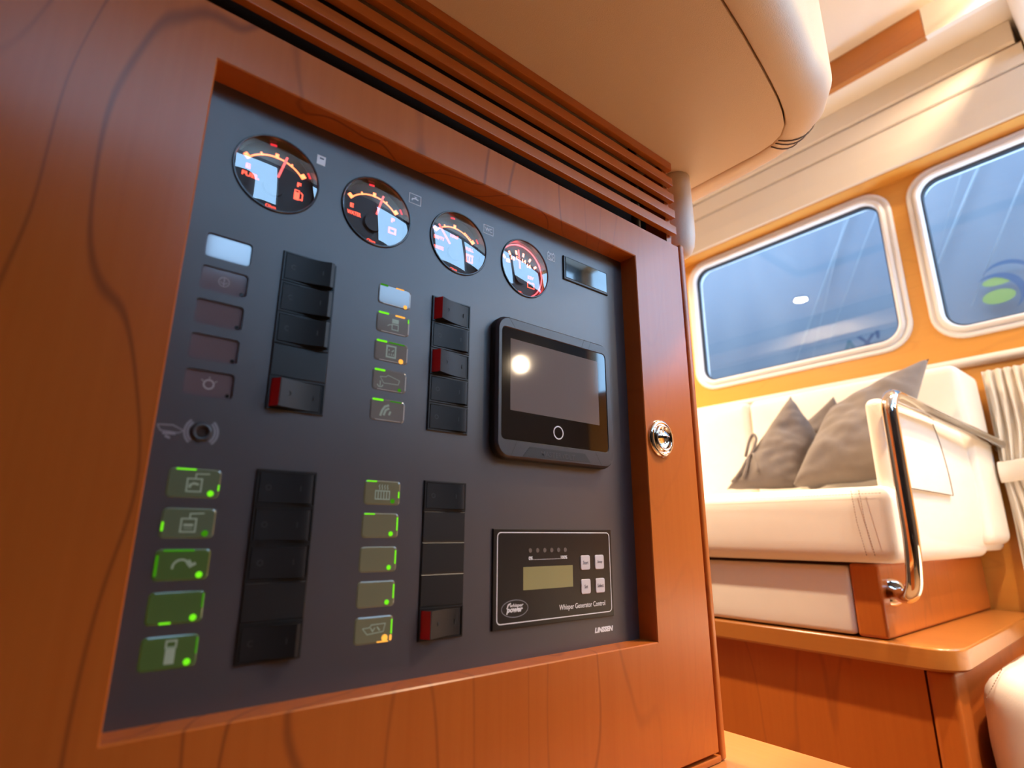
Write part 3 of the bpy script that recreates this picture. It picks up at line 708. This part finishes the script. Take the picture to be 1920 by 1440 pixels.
# --- switch banks
PITCHZ = 21.7
def bank(x0, zt, kinds, label):
    x1 = x0+36.6; zb_ = zt-PITCHZ*5
    bm = BM()
    plate(bm, rect_pts(x0, x1, zb_, zt), -.3, .7, inset=(.35, .3))
    b = obj('switch_bank', bm, M_black, pan); b['label'] = label
    for k, kd in enumerate(kinds):
        za_, zb2 = zt-PITCHZ*k-1.4, zt-PITCHZ*(k+1)+1.4
        if kd == 'blank':
            bm = BM(); plate(bm, rect_pts(x0+.5, x1-.5, zb2-1.1, za_+1.1), .3, 1.2, inset=(.4, .3)); o = obj('blank_cover', bm, M_black, b); continue
        # frame around the rocker
        bm = BM(); stroke(bm, rect_pts(x0+1.0, x1-1.0, zb2-.5, za_+.5), .9, .3, 1.5, True); obj('switch_frame', bm, M_black, b)
        if kd in ('off', 'offlow'):
            hh = 7.0 if kd == 'off' else 4.4
            prof = [(2.0, .3), (2.0, 1.5)]+[(2.4+28.4*t_/8, 1.6+(hh-1.6)*(t_/8)**1.9) for t_ in range(9)]+[(33.2, hh-.6), (34.2, .3)]
        else:
            hh = 7.6
            prof = [(1.6, .3), (2.2, .9), (5.6, hh), (6.2, hh)]+[(6.6+26.4*t_/8, hh-.3-(hh-1.9)*(1-(1-t_/8)**1.9)) for t_ in range(9)]+[(34.2, .3)]
        bm = BM(); e = .5
        loops = [[pp(x0+x, zb2+e, h) for x, h in prof], [pp(x0+x, za_-e, h) for x, h in prof]]
        rows_ = loft(bm, loops, True, (True, True))
        if kd == 'on':
            bm.faces.ensure_lookup_table()
            for f in bm.faces:
                c = f.calc_center_median(); n_ = f.normal
                if len(f.verts) == 4 and c.x*1000 < x0+5.2: f.material_index = 1
        o = obj('rocker_switch', bm, [M_black2, M_red], b, angle=30)
        bm = BM(); zc = (za_+zb2)/2
        xo = x0+7.5 if kd != 'on' else x0+12
        ho = (1.6+(hh-1.6)*((7.5-2.4)/28.4)**1.9+.05) if kd != 'on' else hh-.3-(hh-1.9)*(1-(1-(12-6.6)/26.4)**1.9)+.05
        stroke(bm, circ(xo, zc, 1.5, n=12)[:-1], .35, ho-.2, ho+.05, True)
        if kd == 'on': stroke(bm, [(x0+29, zc-1.6), (x0+29, zc+1.6)], .4, 1.5, 2.3)
        else: stroke(bm, [(x0+26, zc-1.6), (x0+26, zc+1.6)], .4, 2.0, (1.6+(hh-1.6)*((26-2.4)/28.4)**1.9+.12))
        obj('rocker_marking', bm, M_rockmark, b)
    return b
bank(91.0, 182.0, ['off', 'off', 'off', 'blank', 'on'], 'black switch bank with one red rocker at the bottom, three raised above')
bank(91.0, 36.7, ['offlow', 'offlow', 'offlow', 'blank', 'off'], 'all black switch bank without red rocker')
bank(205.8, 182.0, ['on', 'offlow', 'on', 'offlow', 'offlow'], 'black switch bank with two red rockers')
bank(205.8, 36.7, ['offlow', 'blank', 'blank', 'blank', 'on'], 'black switch bank with three blank covers and a red bottom rocker')

# --- jack socket with print
bm = BM(); lathe_p(bm, 58.6, 55.2, [(5.6, -.2), (5.6, .8), (5.0, 1.4), (3.6, 1.5), (3.0, 1.0), (2.8, -3.5), (0.1, -3.5)], n=28)
o = obj('socket', bm, M_mon, pan, smooth=True); o['label'] = 'small round jack socket'
bm = BM(); lathe_p(bm, 58.6, 55.2, [(2.75, .6), (2.4, .3), (0.1, .25)], n=20); obj('socket_hole', bm, M_dark, o)
bm = BM()
for r in (7.0, 8.6):
    stroke(bm, circ(58.6, 55.2, r, -48, 48, 12), 1.2, 0, .12); stroke(bm, circ(58.6, 55.2, r, 132, 228, 12), 1.2, 0, .12)
stroke(bm, [(36.5, 57.2), (44, 57.6), (49.8, 55.0), (47, 53.4), (38.4, 54), (36.5, 57.2)], .7, 0, .12); stroke(bm, [(39.5, 52.6), (46, 52.8)], 1.2, 0, .12); stroke(bm, [(41, 51.2), (43.6, 50.2)], 1.2, 0, .12)
obj('printed_symbol', bm, M_printdim, pan)['label'] = 'grey printed boat and alarm waves'
# --- printed symbols beside the gauges
bm = BM(); stroke(bm, [(109.2, 256.6), (109.2, 264.2)], 6.2, 0, .12); sy = obj('printed_symbol', bm, M_print, pan)
bm = BM(); stroke(bm, [(108.0, 262.0), (111.0, 262.0)], 1.2, .05, .2); obj('printed_symbol', bm, M_panel, pan)
bm = BM(); stroke(bm, rect_pts(181, 191.4, 256, 264.4), .5, 0, .12, True); stroke(bm, [(183.4, 258.6), (183.9, 260.2), (186.2, 260.9), (189.2, 260.3)], 1.1, 0, .12); stroke(bm, [(186.4, 261), (186.4, 262.2)], .7, 0, .12); stroke(bm, [(185.2, 262.2), (187.8, 262.2)], .5, 0, .12); obj('printed_symbol', bm, M_print, pan)
bm = BM(); stroke(bm, rect_pts(254.8, 265.2, 255.8, 264), .5, 0, .12, True); text_mesh(bm, 'WC', 256.2, 263.8, 258.0, 262.0, .1, bold=.02); obj('printed_symbol', bm, M_print, pan)
bm = BM(); stroke(bm, rect_pts(330.8, 340.2, 255.2, 262.4), .5, 0, .12, True); stroke(bm, circ(335.5, 258.8, 2.5, n=12)[:-1], .5, 0, .12, True)
for x in (332.2, 338.6): stroke(bm, [(x, 262.6), (x, 264)], .9, 0, .12)
for a in range(0, 360, 60): stroke(bm, [(335.5+2.8*math.cos(math.radians(a)), 258.8+2.8*math.sin(math.radians(a))), (335.5+3.7*math.cos(math.radians(a)), 258.8+3.7*math.sin(math.radians(a)))], .5, 0, .12)
obj('printed_symbol', bm, M_print, pan)
bm = BM(); text_mesh(bm, 'LINSSEN', 380.0, 403.4, -83.3, -78.9, .1, bold=.06, shear=.18); obj('printed_lettering', bm, M_print, pan)

# ================================================================== GAUGES
def gauge(name, gx, label, kind):
    gz = 236.1
    g = thing(name, label, 'gauge', pp(gx, gz-28))
    bm = BM(); lathe_p(bm, gx, gz, [(28.6, -.1), (28.6, .7), (28.1, 1.3), (27.4, 1.3), (27.0, .6), (27.0, -9.2), (0.2, -9.2)], n=56); obj('bezel', bm, M_bezel, g, angle=30)
    bm = BM(); lathe_p(bm, gx, gz, [(26.9, -8.6), (26.9, -8.1), (.2, -8.1)], n=48); dial = obj('dial', bm, M_dial, g)
    H = -8.0
    ox, oz = gx, gz-6.0; R = 24.0
    def P(a, r): return (ox+r*math.sin(math.radians(a)), oz+r*math.cos(math.radians(a)))
    bm = BM()
    if kind != 'volt':
        stroke(bm, [P(-46+92*k/24, R) for k in range(25)], 1.0, H, H+.2)
        for a, w, l in ((-48, 3.0, 4.2), (-24, 1.2, 2.6), (0, 2.4, 3.8), (25, 1.2, 2.6), (48, 3.4, 4.0)): stroke(bm, [P(a, R-.8), P(a, R-.8+l)], w, H, H+.22)
        if kind == 'waste':
            for a in (29, 33, 37, 41): stroke(bm, [P(a, R-.8), P(a, R+1.8)], .8, H, H+.22)
    else:
        for a in range(-50, 51, 20): stroke(bm, [P(a, R-1.5), P(a, R+2.5)], 2.0, H, H+.22)
        for a, t_ in ((-50, '8'), (-29, '10'), (-8, '12'), (13, '14'), (34, '16')):
            x, z = P(a+3, R-5); text_mesh(bm, t_, x-2.4, x+2.4, z-1.8, z+1.8, H+.1, bold=.03)
    obj('scale', bm, M_gorg if kind != 'volt' else M_gvolt, dial)
    bm = BM()
    if kind == 'volt':
        text_mesh(bm, '12V', ox+10, ox+17, gz-4, gz-1, H+.1, bold=.02)
        stroke(bm, rect_pts(ox+9.5, ox+17.5, gz-13, gz-8), .7, H, H+.2, True)
        for x in (ox+11, ox+16): stroke(bm, [(x, gz-8), (x, gz-6.9)], 1.2, H, H+.2)
    elif kind == 'waste':
        text_mesh(bm, 'EMPTY', ox-20, ox-10, gz+2, gz+5, H+.1, bold=.02); text_mesh(bm, 'WASTE', ox-21, ox-10.5, gz-7, gz-4, H+.1, bold=.02)
        text_mesh(bm, 'HALF', ox-4, ox+4, gz+8.5, gz+11.2, H+.1, bold=.02); text_mesh(bm, 'FULL', ox+12, ox+20, gz+1.5, gz+4.4, H+.1, bold=.02)
        stroke(bm, rect_pts(ox+13, ox+19, gz-9, gz-3), .9, H, H+.2, True); stroke(bm, [(ox+12, gz-2.4), (ox+20, gz-2.4)], .9, H, H+.2); stroke(bm, [(ox+16, gz-8), (ox+16, gz-4)], .9, H, H+.2)
    else:
        text_mesh(bm, 'E', ox-18.6, ox-15.8, gz+1.6, gz+5.0, H+.1, bold=.04); text_mesh(bm, 'F', ox+15.6, ox+18.4, gz+1.6, gz+5.0, H+.1, bold=.04)
        text_mesh(bm, 'FUEL' if kind == 'fuel' else 'WATER', ox-20.5, ox-9.5, gz-4.4, gz-1.2, H+.1, bold=.03)
        if kind == 'fuel':
            stroke(bm, [(ox+16, gz-9), (ox+16, gz-3)], 3.6, H, H+.2); stroke(bm, rect_pts(ox+14.6, ox+17.6, gz-3.4, gz-1.4), .6, H, H+.2, True); stroke(bm, [(ox+18, gz-8), (ox+20, gz-8), (ox+20, gz-3.4), (ox+18.6, gz-2.2)], .7, H, H+.2)
        else: stroke(bm, rect_pts(ox+14.2, ox+19.6, gz-8, gz-4), 1.2, H, H+.2, True)
    text_mesh(bm, '- 24V -' if kind == 'volt' else 'Ohm', ox-3.4, ox+3.4, gz-21.8, gz-19.6, H+.1)
    obj('dial_lettering', bm, M_gred, dial)
    bm = BM()
    for a in (-8, 62, 196): stroke(bm, [(gx+25.6*math.sin(math.radians(a-5+10*k/4)), gz+25.6*math.cos(math.radians(a-5+10*k/4))) for k in range(5)], 1.6, -6.2, -5.9)
    if kind == 'volt': stroke(bm, [(gx+25.8*math.sin(math.radians(2*math.pi*0+360*k/40)), gz+25.8*math.cos(math.radians(360*k/40))) for k in range(40)], 1.0, -6.6, -6.2, True)
    obj('dial_lamp', bm, M_gglow if kind != 'volt' else M_gvglow, g)
    na = {'fuel': 14, 'water': 15, 'waste': -38, 'volt': -6}[kind]
    bm = BM(); stroke(bm, [P(na, 8.2), P(na, 27)], 1.5, -6.6, -6.2); obj('needle', bm, M_gneedle, g)
    bm = BM(); disc(bm, ox, oz, 7.0, -7.6, -5.6, 28); obj('needle_hub', bm, M_dial, g)
    bm = BM(); sag = 1.15
    pr = [(27.2*k/10, .5+sag*(1-(k/10)**2)) for k in range(10, 0, -1)]
    rows_ = [[pp(gx+r*math.cos(2*math.pi*k/56), gz+r*math.sin(2*math.pi*k/56), h) for k in range(56)] for r, h in pr]
    rr_ = loft(bm, rows_, True); c = bm.verts.new(pp(gx, gz, .5+sag))
    for k in range(56): bm.faces.new((rr_[-1][k], rr_[-1][(k+1) % 56], c))
    obj('glass', bm, M_gglass, g, smooth=True)
    return g
gauge('fuel_gauge', 81.2, 'round red-lit fuel gauge, largest in view, nearest the hinge side', 'fuel')
gauge('water_gauge', 154.9, 'round red-lit gauge reading water, second from the fuel gauge', 'water')
gauge('waste_gauge', 229.7, 'round gauge with pale sky reflection beside the WC symbol', 'waste')
gauge('voltmeter', 302.7, 'round battery voltmeter glowing red, beside the blank display', 'volt')

# ------------------------------------------------------------------ small blank display
d = thing('blank_display', 'small blank rectangular glossy display in the panel corner', 'display', pp(382, 240))
bm = BM(); plate(bm, rect_pts(351.0, 414.6, 240.2, 265.6), 0, 1.6, inset=(.5, .5)); obj('display_frame', bm, M_black, d)
bm = BM(); plate(bm, rect_pts(353.2, 412.6, 242.4, 264.4), 1.0, 2.0, inset=(.4, .3)); obj('display_glass', bm, M_monglass, d)

# ------------------------------------------------------------------ touch monitor
mon = thing('touch_monitor', 'dark grey framed touch monitor with switched-off screen on the panel', 'monitor', pp(334, 57))
MH = 9.8
bm = BM()
def lp(i, h, r): return [pp(x, z, h) for x, z in rrect(263.5+i, 404.5-i, 57.5+i, 179.8-i, r, 6)]
loft(bm, [lp(0.8, 0, 13), lp(0, 1.2, 13.5), lp(0, 6.0, 13.5), lp(.6, 7.0, 13)], True, (True, False)); obj('housing', bm, M_monside, mon, angle=50)
bm = BM()
gl = rrect(269.3, 396.2, 73.0, 169.0, 4.0, 6)
loft(bm, [lp(.5, 6.6, 13), lp(.9, 8.2, 12.6), lp(2.4, MH, 11.2), [pp(x, z, MH) for x, z in rrect(268.6, 396.9, 72.3, 169.7, 4.6, 6)], [pp(x, z, MH-.8) for x, z in gl]], True)
obj('front_frame', bm, M_mon, mon, angle=35)
bm = BM(); bm.faces.new([bm.verts.new(pp(x, z, MH-.6)) for x, z in gl]); obj('screen_glass', bm, M_monglass, mon)
bm = BM(); plate(bm, rect_pts(278.4, 385.6, 97.6, 160.0), MH-.7, MH-.55); obj('display_area', bm, M_lcdoff, mon)
bm = BM(); stroke(bm, circ(332.4, 84.6, 5.5, n=28)[:-1], 1.0, MH-.6, MH-.45, True); obj('home_ring', bm, M_print, mon)
bm = BM(); plate(bm, [(299, 68.9), (364, 68.9), (371, 61.5), (291, 60.2)], MH-.2, MH+.25); obj('badge_plate', bm, M_monside, mon)
bm = BM(); text_mesh(bm, 'MASTERVOLT', 311, 351, 62.2, 66.6, MH+.3, bold=.02); obj('badge_lettering', bm, M_mon, mon)
bm = BM()
for a, b in (((285, 71.8), (279, 60)), ((378, 71.8), (386, 60)), ((283, 170.2), (276, 178.5)), ((364, 170.2), (368, 178.5)), ((373, 170.2), (377, 178.0))): stroke(bm, [a, b], .35, MH-.2, MH+.06)
obj('frame_joint', bm, M_monside, mon)

# ------------------------------------------------------------------ generator controller
gen = thing('generator_controller', 'black generator control unit with olive display and four pale buttons', 'controller', pp(336, -71))
bm = BM(); plate(bm, rect_pts(268.4, 404.0, -70.9, 3.0), 0, 1.6, inset=(.4, .4)); obj('faceplate', bm, M_genblk, gen)
h = 1.6
bm = BM(); stroke(bm, rrect(272.4, 401.0, -66.9, .2, 3.4, 5), .75, h, h+.1, True); obj('border_line', bm, M_print, gen)
bm = BM(); plate(bm, rect_pts(298.4, 353.5, -43.8, -26.4), h-.1, h+.12); obj('lcd', bm, M_lcd, gen)
for k in range(6):
    bm = BM(); disc(bm, 305.8+7.85*k, -13.8, 1.75, h, h+.3, 16); obj('led', bm, M_leddot, gen)
bm = BM(); text_mesh(bm, '0%', 304.2, 308.4, -21.2, -18.4, h+.1, bold=.03); text_mesh(bm, '100%', 339.8, 347.2, -21.2, -18.4, h+.1, bold=.03)
for k in range(18): stroke(bm, [(309.2+1.7*k, -20.9), (310.0+1.7*k, -20.9)], .5, h, h+.12)
obj('scale_print', bm, M_print, gen)
for x, z, t_ in ((362.9, -30.9, 'Start'), (380.8, -30.9, 'Stop'), (362.8, -50.6, 'Set'), (380.9, -50.6, 'Select')):
    bm = BM(); plate(bm, rrect(x, x+11.6, z, z+12.1, 1.8, 4), h, h+.9, inset=(.5, .4)); b = obj('button', bm, M_btn, gen, angle=60)
    bm = BM(); w = {'Start': 6.6, 'Stop': 6.0, 'Set': 4.2, 'Select': 7.6}[t_]; text_mesh(bm, t_, x+5.8-w/2, x+5.8+w/2, z+4.6, z+7.6, h+1.0); obj('button_lettering', bm, M_btntxt, b)
bm = BM(); text_mesh(bm, 'Whisper Generator Control', 337.0, 392.6, -62.6, -57.2, h+.1, bold=.008); obj('lettering', bm, M_print, gen)
bm = BM(); stroke(bm, circ(290, -56.6, 13.2, n=36, rz=6.2)[:-1], .5, h, h+.1, True); obj('logo_oval', bm, M_printdim, gen)
bm = BM(); text_mesh(bm, 'whisper', 285.0, 298.5, -56.2, -53.0, h+.1, bold=.02, shear=.25); text_mesh(bm, 'power', 281.5, 298.0, -60.4, -56.2, h+.1, bold=.045, shear=.25)
stroke(bm, [(282, -56.6), (283.4, -53.6), (286, -52.6)], 1.0, h, h+.12); obj('logo_lettering', bm, M_print, gen)

# ================================================================== SOFA CORNER
sofa = thing('sofa', 'cream leather bench sofa along the window wall', 'sofa', (1.35, .9, -.163))
bm = BM(); cushion(bm, 1.030, 1.56, .322, 1.60, -.045, .077, .022, (.006, .004, .006), (10, 24, 6)); obj('seat_cushion', bm, M_cream, sofa, smooth=True)
bm = BM()
for yy, dy in ((.378, -.010), (.366, -.010)): dashes(bm, [(1.0255, yy, .070), (1.0225, yy-.003, .02), (1.0235, yy-.010, -.036)], .0012, .0030, .0005)
dashes(bm, [(1.0262, .335, .064), (1.0240, .7, .064), (1.024, 1.2, .064)], .0015, .0035, .0004)
obj('stitching', bm, M_thread, sofa)
bm = BM(); cushion(bm, 1.50, 1.672, .302, .789, -.02, .368, .02, (.010, .003, .003), (5, 12, 12)); obj('backrest', bm, M_cream, sofa, smooth=True)
bm = BM(); cushion(bm, 1.50, 1.672, .792, 1.45, -.02, .368, .02, (.010, .003, .003), (5, 12, 12)); obj('backrest', bm, M_cream, sofa, smooth=True)
# padded end panel with a sewn patch
bm = BM(); cushion(bm, 1.062, 1.695, .322, .352, -.034, .226, .013, (.0, .012, .0), (14, 4, 10)); obj('armrest', bm, M_cream, sofa, smooth=True)
bm = BM()
def arm_pt(x, z, d=0): return (x, .3195-.011*(1-((x-1.378)/.317)**2)*(1-((z-.096)/.13)**2)-d, z)
loops = [[arm_pt(1.09, .20), arm_pt(1.09, .078)], ]
patch = [(1.085, .074), (1.30, .070), (1.288, .205), (1.085, .205)]
bmv = []
nn = 8
grid = [[arm_pt(*( (Vector(patch[0]).lerp(Vector(patch[1]), i/nn)).lerp(Vector(patch[3]).lerp(Vector(patch[2]), i/nn), j/nn) ), .003) for i in range(nn+1)] for j in range(nn+1)]
loft(bm, [[Vector(p) for p in row] for row in grid], False)
back = [[Vector(p)+Vector((0, .006, 0)) for p in row] for row in grid]; loft(bm, back, False)
edge = grid[0]+[r[-1] for r in grid[1:]]+grid[-1][::-1][1:]+[r[0] for r in grid[::-1][1:-1]]
loft(bm, [[Vector(p) for p in edge], [Vector(p)+Vector((0, .006, 0)) for p in edge]], True)
obj('armrest_patch', bm, M_cream, sofa, angle=40)
bm = BM(); pe = [grid[0][i] for i in range(nn+1)]+[r[-1] for r in grid[1:]]
tube(bm, [Vector(p)+Vector((0, -.0004, 0)) for p in pe], .0009, 6); obj('armrest_piping', bm, M_seam, sofa)
bm = BM(); cushion(bm, 1.058, 1.11, .414, 1.60, -.160, -.052, .008, (.002, 0, 0), (3, 16, 5)); obj('base_pad', bm, M_cream, sofa, smooth=True)
bm = BM(); box(bm, 1.062, 1.69, .368, .4135, -.162, -.047, bev=.006, seg=3); obj('end_block', bm, M_woodz, sofa, angle=40)
boxo('base_box', (1.11, 1.68, .414, 1.6, -.162, -.05), M_woodz, sofa)

# wooden bench ledge with rounded corner, fascia and post under it
led_ = thing('bench_ledge', 'cherry wood ledge with rounded corner carrying the sofa', 'ledge', (1.3, .8, Z_FL))
bm = BM(); r = .045; x0, y0 = 1.050, .277
pts = [(x0, 1.7), (x0, y0+r)]+[(x0+r-r*math.cos(math.radians(90*k/8)), y0+r-r*math.sin(math.radians(90*k/8))) for k in range(1, 9)]+[(1.695, y0+.02), (1.695, 1.7)]
zt_, zb_ = -.163, -.196; e = .004
def ins_(i): 
    c = (1.37, .99); return [(c[0]+(x-c[0])*(1-i/.32), c[1]+(y-c[1])*(1-i/.71)) for x, y in pts]
loft(bm, [[Vector((x, y, zb_)) for x, y in ins_(e)], [Vector((x, y, zb_+e)) for x, y in pts], [Vector((x, y, zt_-e)) for x, y in pts], [Vector((x, y, zt_-.001)) for x, y in ins_(e*.4)], [Vector((x, y, zt_)) for x, y in ins_(e)]], True, (True, True))
obj('ledge_board', bm, M_woody, led_, angle=40)
boxo('fascia_panel', (1.080, 1.10, .334, 1.7, Z_FL, -.1965), M_woodz, led_)
bm = BM(); box(bm, 1.076, 1.13, .294, .332, Z_FL, -.1965, bev=.008, seg=3); obj('corner_post', bm, M_woodz, led_, angle=40)
boxo('side_panel', (1.131, 1.69, .300, .318, Z_FL, -.1965), M_woodz, led_)

# lower seat cushion at the frame corner
lc = thing('bench_cushion', 'cream leather bench cushion below the wooden ledge', 'cushion', (1.35, 0, Z_FL))
bm = BM(); cushion(bm, 1.112, 1.67, -.80, .283, -.42, -.192, .05, (.012, .012, .010), (12, 20, 8), wr=.002); obj('cushion_pad', bm, M_cream, lc, smooth=True)
bm = BM(); dashes(bm, [(1.104, .268, -.230), (1.14, .250, -.1915), (1.20, .240, -.1825), (1.35, .232, -.1795), (1.6, .23, -.181)], .0015, .0035, .0006); obj('stitching', bm, M_thread, lc)
boxo('cushion_plinth', (1.16, 1.67, -.80, .262, Z_FL, -.42), M_woodz, lc)

# added unseen chair behind the viewer, keeps light off the lower cabinet door
hc = thing('shade_chair', 'added dark leather chair behind the viewer, shading the lower cabinet door', 'chair', (-.22, -.45, Z_FL))
bm = BM(); cushion(bm, -.56, .13, -.34, -.24, -.12, .60, .04, (0, .01, 0), (8, 3, 8)); obj('backrest', bm, M_hleather, hc, smooth=True)
bm = BM(); cushion(bm, -.54, .11, -.80, -.30, -.24, -.13, .04, (0, 0, .01), (8, 8, 3)); obj('seat', bm, M_hleather, hc, smooth=True)
bm = BM(); tube(bm, [(-.22, -.55, Z_FL+.02), (-.22, -.55, -.235)], .04, 20); obj('pedestal', bm, M_steel, hc, smooth=True)
bm = BM(); tube(bm, [(-.22, -.55, Z_FL), (-.22, -.55, Z_FL+.012), (-.22, -.55, Z_FL+.025)], [.17, .165, .05], 32); obj('base_plate', bm, M_steel, hc, smooth=True)

# grab rail
rail = thing('grab_rail', 'polished steel grab rail around the sofa end', 'rail', (1.03, .33, -.09))
bx_, by_ = 1.020, .302
pth = arc_path([(1.098, .370, -.092), (1.035, .315, -.094), (bx_, by_, -.02), (bx_+.004, by_, .223), (1.665, .286, .199)], .038, 8)
pth = [pth[0]]+pth[1:]
bm = BM(); tube(bm, pth, .0112, 20); obj('rail_tube', bm, M_steel, rail, smooth=True)
bm = BM()
nd = Vector((-.74, -.66, 0)).normalized()
tube(bm, [Vector((1.100, .3680, -.092)), Vector((1.0975, .3645, -.092)), Vector((1.095, .3625, -.092))], [.022, .0215, .016], 24); obj('flange', bm, M_steel, rail, smooth=True)
bm = BM(); tube(bm, [(1.6955, .2855, .198), (1.690, .2857, .198), (1.684, .2857, .1985)], [.020, .0195, .014], 20); obj('flange', bm, M_steel, rail, smooth=True)
bm = BM(); tube(bm, [(1.66, .286, .199), (1.692, .2857, .198)], .0108, 16); obj('rail_end', bm, M_steel, rail, smooth=True)

# pillows
def pillow(name, corners, thick, label, seed, mat=M_pillow, n=40, wr=.010, sag=.10):
    A, B, C, D = [Vector(c) for c in corners]
    nrm = (C-A).cross(D-B).normalized(); cen = (A+B+C+D)/4
    bm = BM()
    def surf(side):
        rows = []
        for j in range(n+1):
            row = []
            for i in range(n+1):
                u, v = i/n, j/n; a, b = 2*u-1, 2*v-1
                # edges pulled in between the corners
                a2 = a*(1-sag*(1-b*b)); b2 = b*(1-sag*(1-a*a)); uu, vv = (a2+1)/2, (b2+1)/2
                p = (A*(1-uu)+B*uu)*(1-vv)+(D*(1-uu)+C*uu)*vv
                f = max(0, (1-a*a)*(1-b*b)); h = thick*(f**.42)
                w = wr*(mathutils.noise.noise(p*22+Vector((seed, 0, 0)))+.6*mathutils.noise.noise(Vector((p.x*18, p.y*40, p.z*60))+Vector((seed, 3, 1))))*(f**.3)
                row.append(p+nrm*side*(h+w))
            rows.append(row)
        loft(bm, rows, False)
    surf(1); surf(-1)
    bmesh.ops.remove_doubles(bm, verts=bm.verts, dist=1e-5)
    t = thing(name, label, 'cushion', tuple(cen), 'grey linen scatter cushions')
    obj('pillow_cover', bm, mat, t, smooth=True)
    return t
p2 = pillow('scatter_cushion', [(1.44, .334, .373), (1.335, .512, .272), (1.215, .560, .098), (1.29, .385, .110)], .062, 'large grey linen cushion with a pointed corner behind the grab rail', 2, sag=.03)
p1 = pillow('scatter_cushion', [(1.36, .604, .326), (1.22, .715, .100), (1.27, .565, .100), (1.38, .560, .215)], .052, 'small grey linen cushion with ties on its edge', 5, sag=.03)
p3 = pillow('scatter_cushion', [(1.46, .545, .330), (1.44, .75, .20), (1.45, .62, .10), (1.455, .45, .15)], .022, 'grey linen cushion almost hidden behind the large one', 9)
bm = BM()
for q in ([(1.2384, 0.6701, 0.1742), (1.2541, 0.6668, 0.2106), (1.2631, 0.6588, 0.231), (1.2575, 0.6482, 0.2163), (1.244, 0.6536, 0.1855), (1.2339, 0.6662, 0.1635)],
          [(1.235, 0.6665, 0.1661), (1.2249, 0.6751, 0.1439), (1.2171, 0.6857, 0.1271), (1.2114, 0.6957, 0.1152)],
          [(1.2373, 0.662, 0.1708), (1.226, 0.6638, 0.1455), (1.2148, 0.6706, 0.121)],
          [(1.2418, 0.6529, 0.1802), (1.2317, 0.64, 0.156), (1.2216, 0.636, 0.1333)]):
    tube(bm, arc_path(q, .02, 4), .0034, 8)
obj('cushion_tie', bm, M_pillow, p1, smooth=True)

# tied-back curtain beyond the sofa end
cur = thing('tied_curtain', 'oatmeal curtain gathered with a tie-back beside the sofa end', 'curtain', (1.655, .1, -.095))
bm = BM(); NY, NZ = 300, 46
rows = []
for j in range(NZ+1):
    z = .374-.469*j/NZ
    t_ = math.exp(-((z-.135)/.07)**2)
    row = []
    for i in range(NY+1):
        s = i/NY
        w = 1-.30*t_
        y = .291-.50*s*w
        fold = math.sin(s*2*math.pi*30+.5*math.sin(z*9+s*25))*(.0085*(1-.5*t_))+.003*math.sin(s*2*math.pi*53+z*22)
        if z > .33: fold *= .75
        row.append(Vector((1.660-.012*t_+fold, y, z)))
    rows.append(row)
loft(bm, rows, False); obj('curtain_cloth', bm, M_curtain, cur, smooth=True)
bm = BM()
band = []
for z, dx in ((.112, .002), (.118, -.004), (.135, -.007), (.152, -.004), (.158, .002)):
    band.append([Vector((1.633+dx+.004*math.sin(s*30), (.293-.37*s), z+.012*math.sin(s*3.0))) for s in [k/30 for k in range(31)]])
loft(bm, band, False); obj('tie_back', bm, M_curtain, cur, smooth=True)

# ================================================================== LAMPS
def downlight(x, y, z, power, label, rad=.032, face='down', beam=150):
    t = thing('downlight', label, 'lamp', (x, y, z), 'recessed cabin downlights')
    def ax(r, a, h):
        if face == 'down': return Vector((x+r*math.cos(a), y+r*math.sin(a), z-h))
        return Vector((x+r*math.cos(a), y+h, z+r*math.sin(a)))
    bm = BM(); loft(bm, [[ax(r, 2*math.pi*k/28, h) for k in range(28)] for r, h in ((rad+.012, 0), (rad+.012, .003), (rad+.008, .005), (rad+.001, .004), (rad, .0005))], True); obj('lamp_ring', bm, M_lampring, t, smooth=True)
    bm = BM(); bm.faces.new([bm.verts.new(ax(rad, 2*math.pi*k/28, .0015)) for k in range(28)]); obj('lamp_lens', bm, M_lamplens, t)
    ld = bpy.data.lights.new('lamp_light', 'AREA'); ld.shape = 'DISK'; ld.size = rad*1.8; ld.energy = power; ld.color = WARM; ld.spread = math.radians(beam)
    lo = bpy.data.objects.new('lamp_light', ld)
    lo.matrix_world = Matrix.Translation(ax(0, 0, .007)) @ (Matrix.Identity(4) if face == 'down' else Matrix.Rotation(math.radians(90), 4, 'X'))
    COL.objects.link(lo); lo.parent = t; lo.matrix_parent_inverse = t.matrix_world.inverted()
    return t
downlight(.535, 1.168, Z_C, 32, 'round ceiling downlight mirrored in the window between pillar and cabinet')
downlight(1.38, -.03, ZH, 11, 'round downlight inside the ceiling hatch well')
downlight(1.12, 1.65, Z_C, 32, 'round ceiling downlight over the far end of the sofa')
downlight(.93, -.17, Z_C, 12, 'added round ceiling downlight in front of the hatch, brightening the lock side of the door', beam=84)  # added narrow-beam lamp, brightens the lock side and leaves the hinge side dark
downlight(1.30, -.36, Z_C, 8, 'round ceiling downlight above the lower bench cushion', beam=110)
downlight(1.32, Y_R, .632, 1.5, 'round wall lamp mirrored in the monitor screen', .03, 'wall')
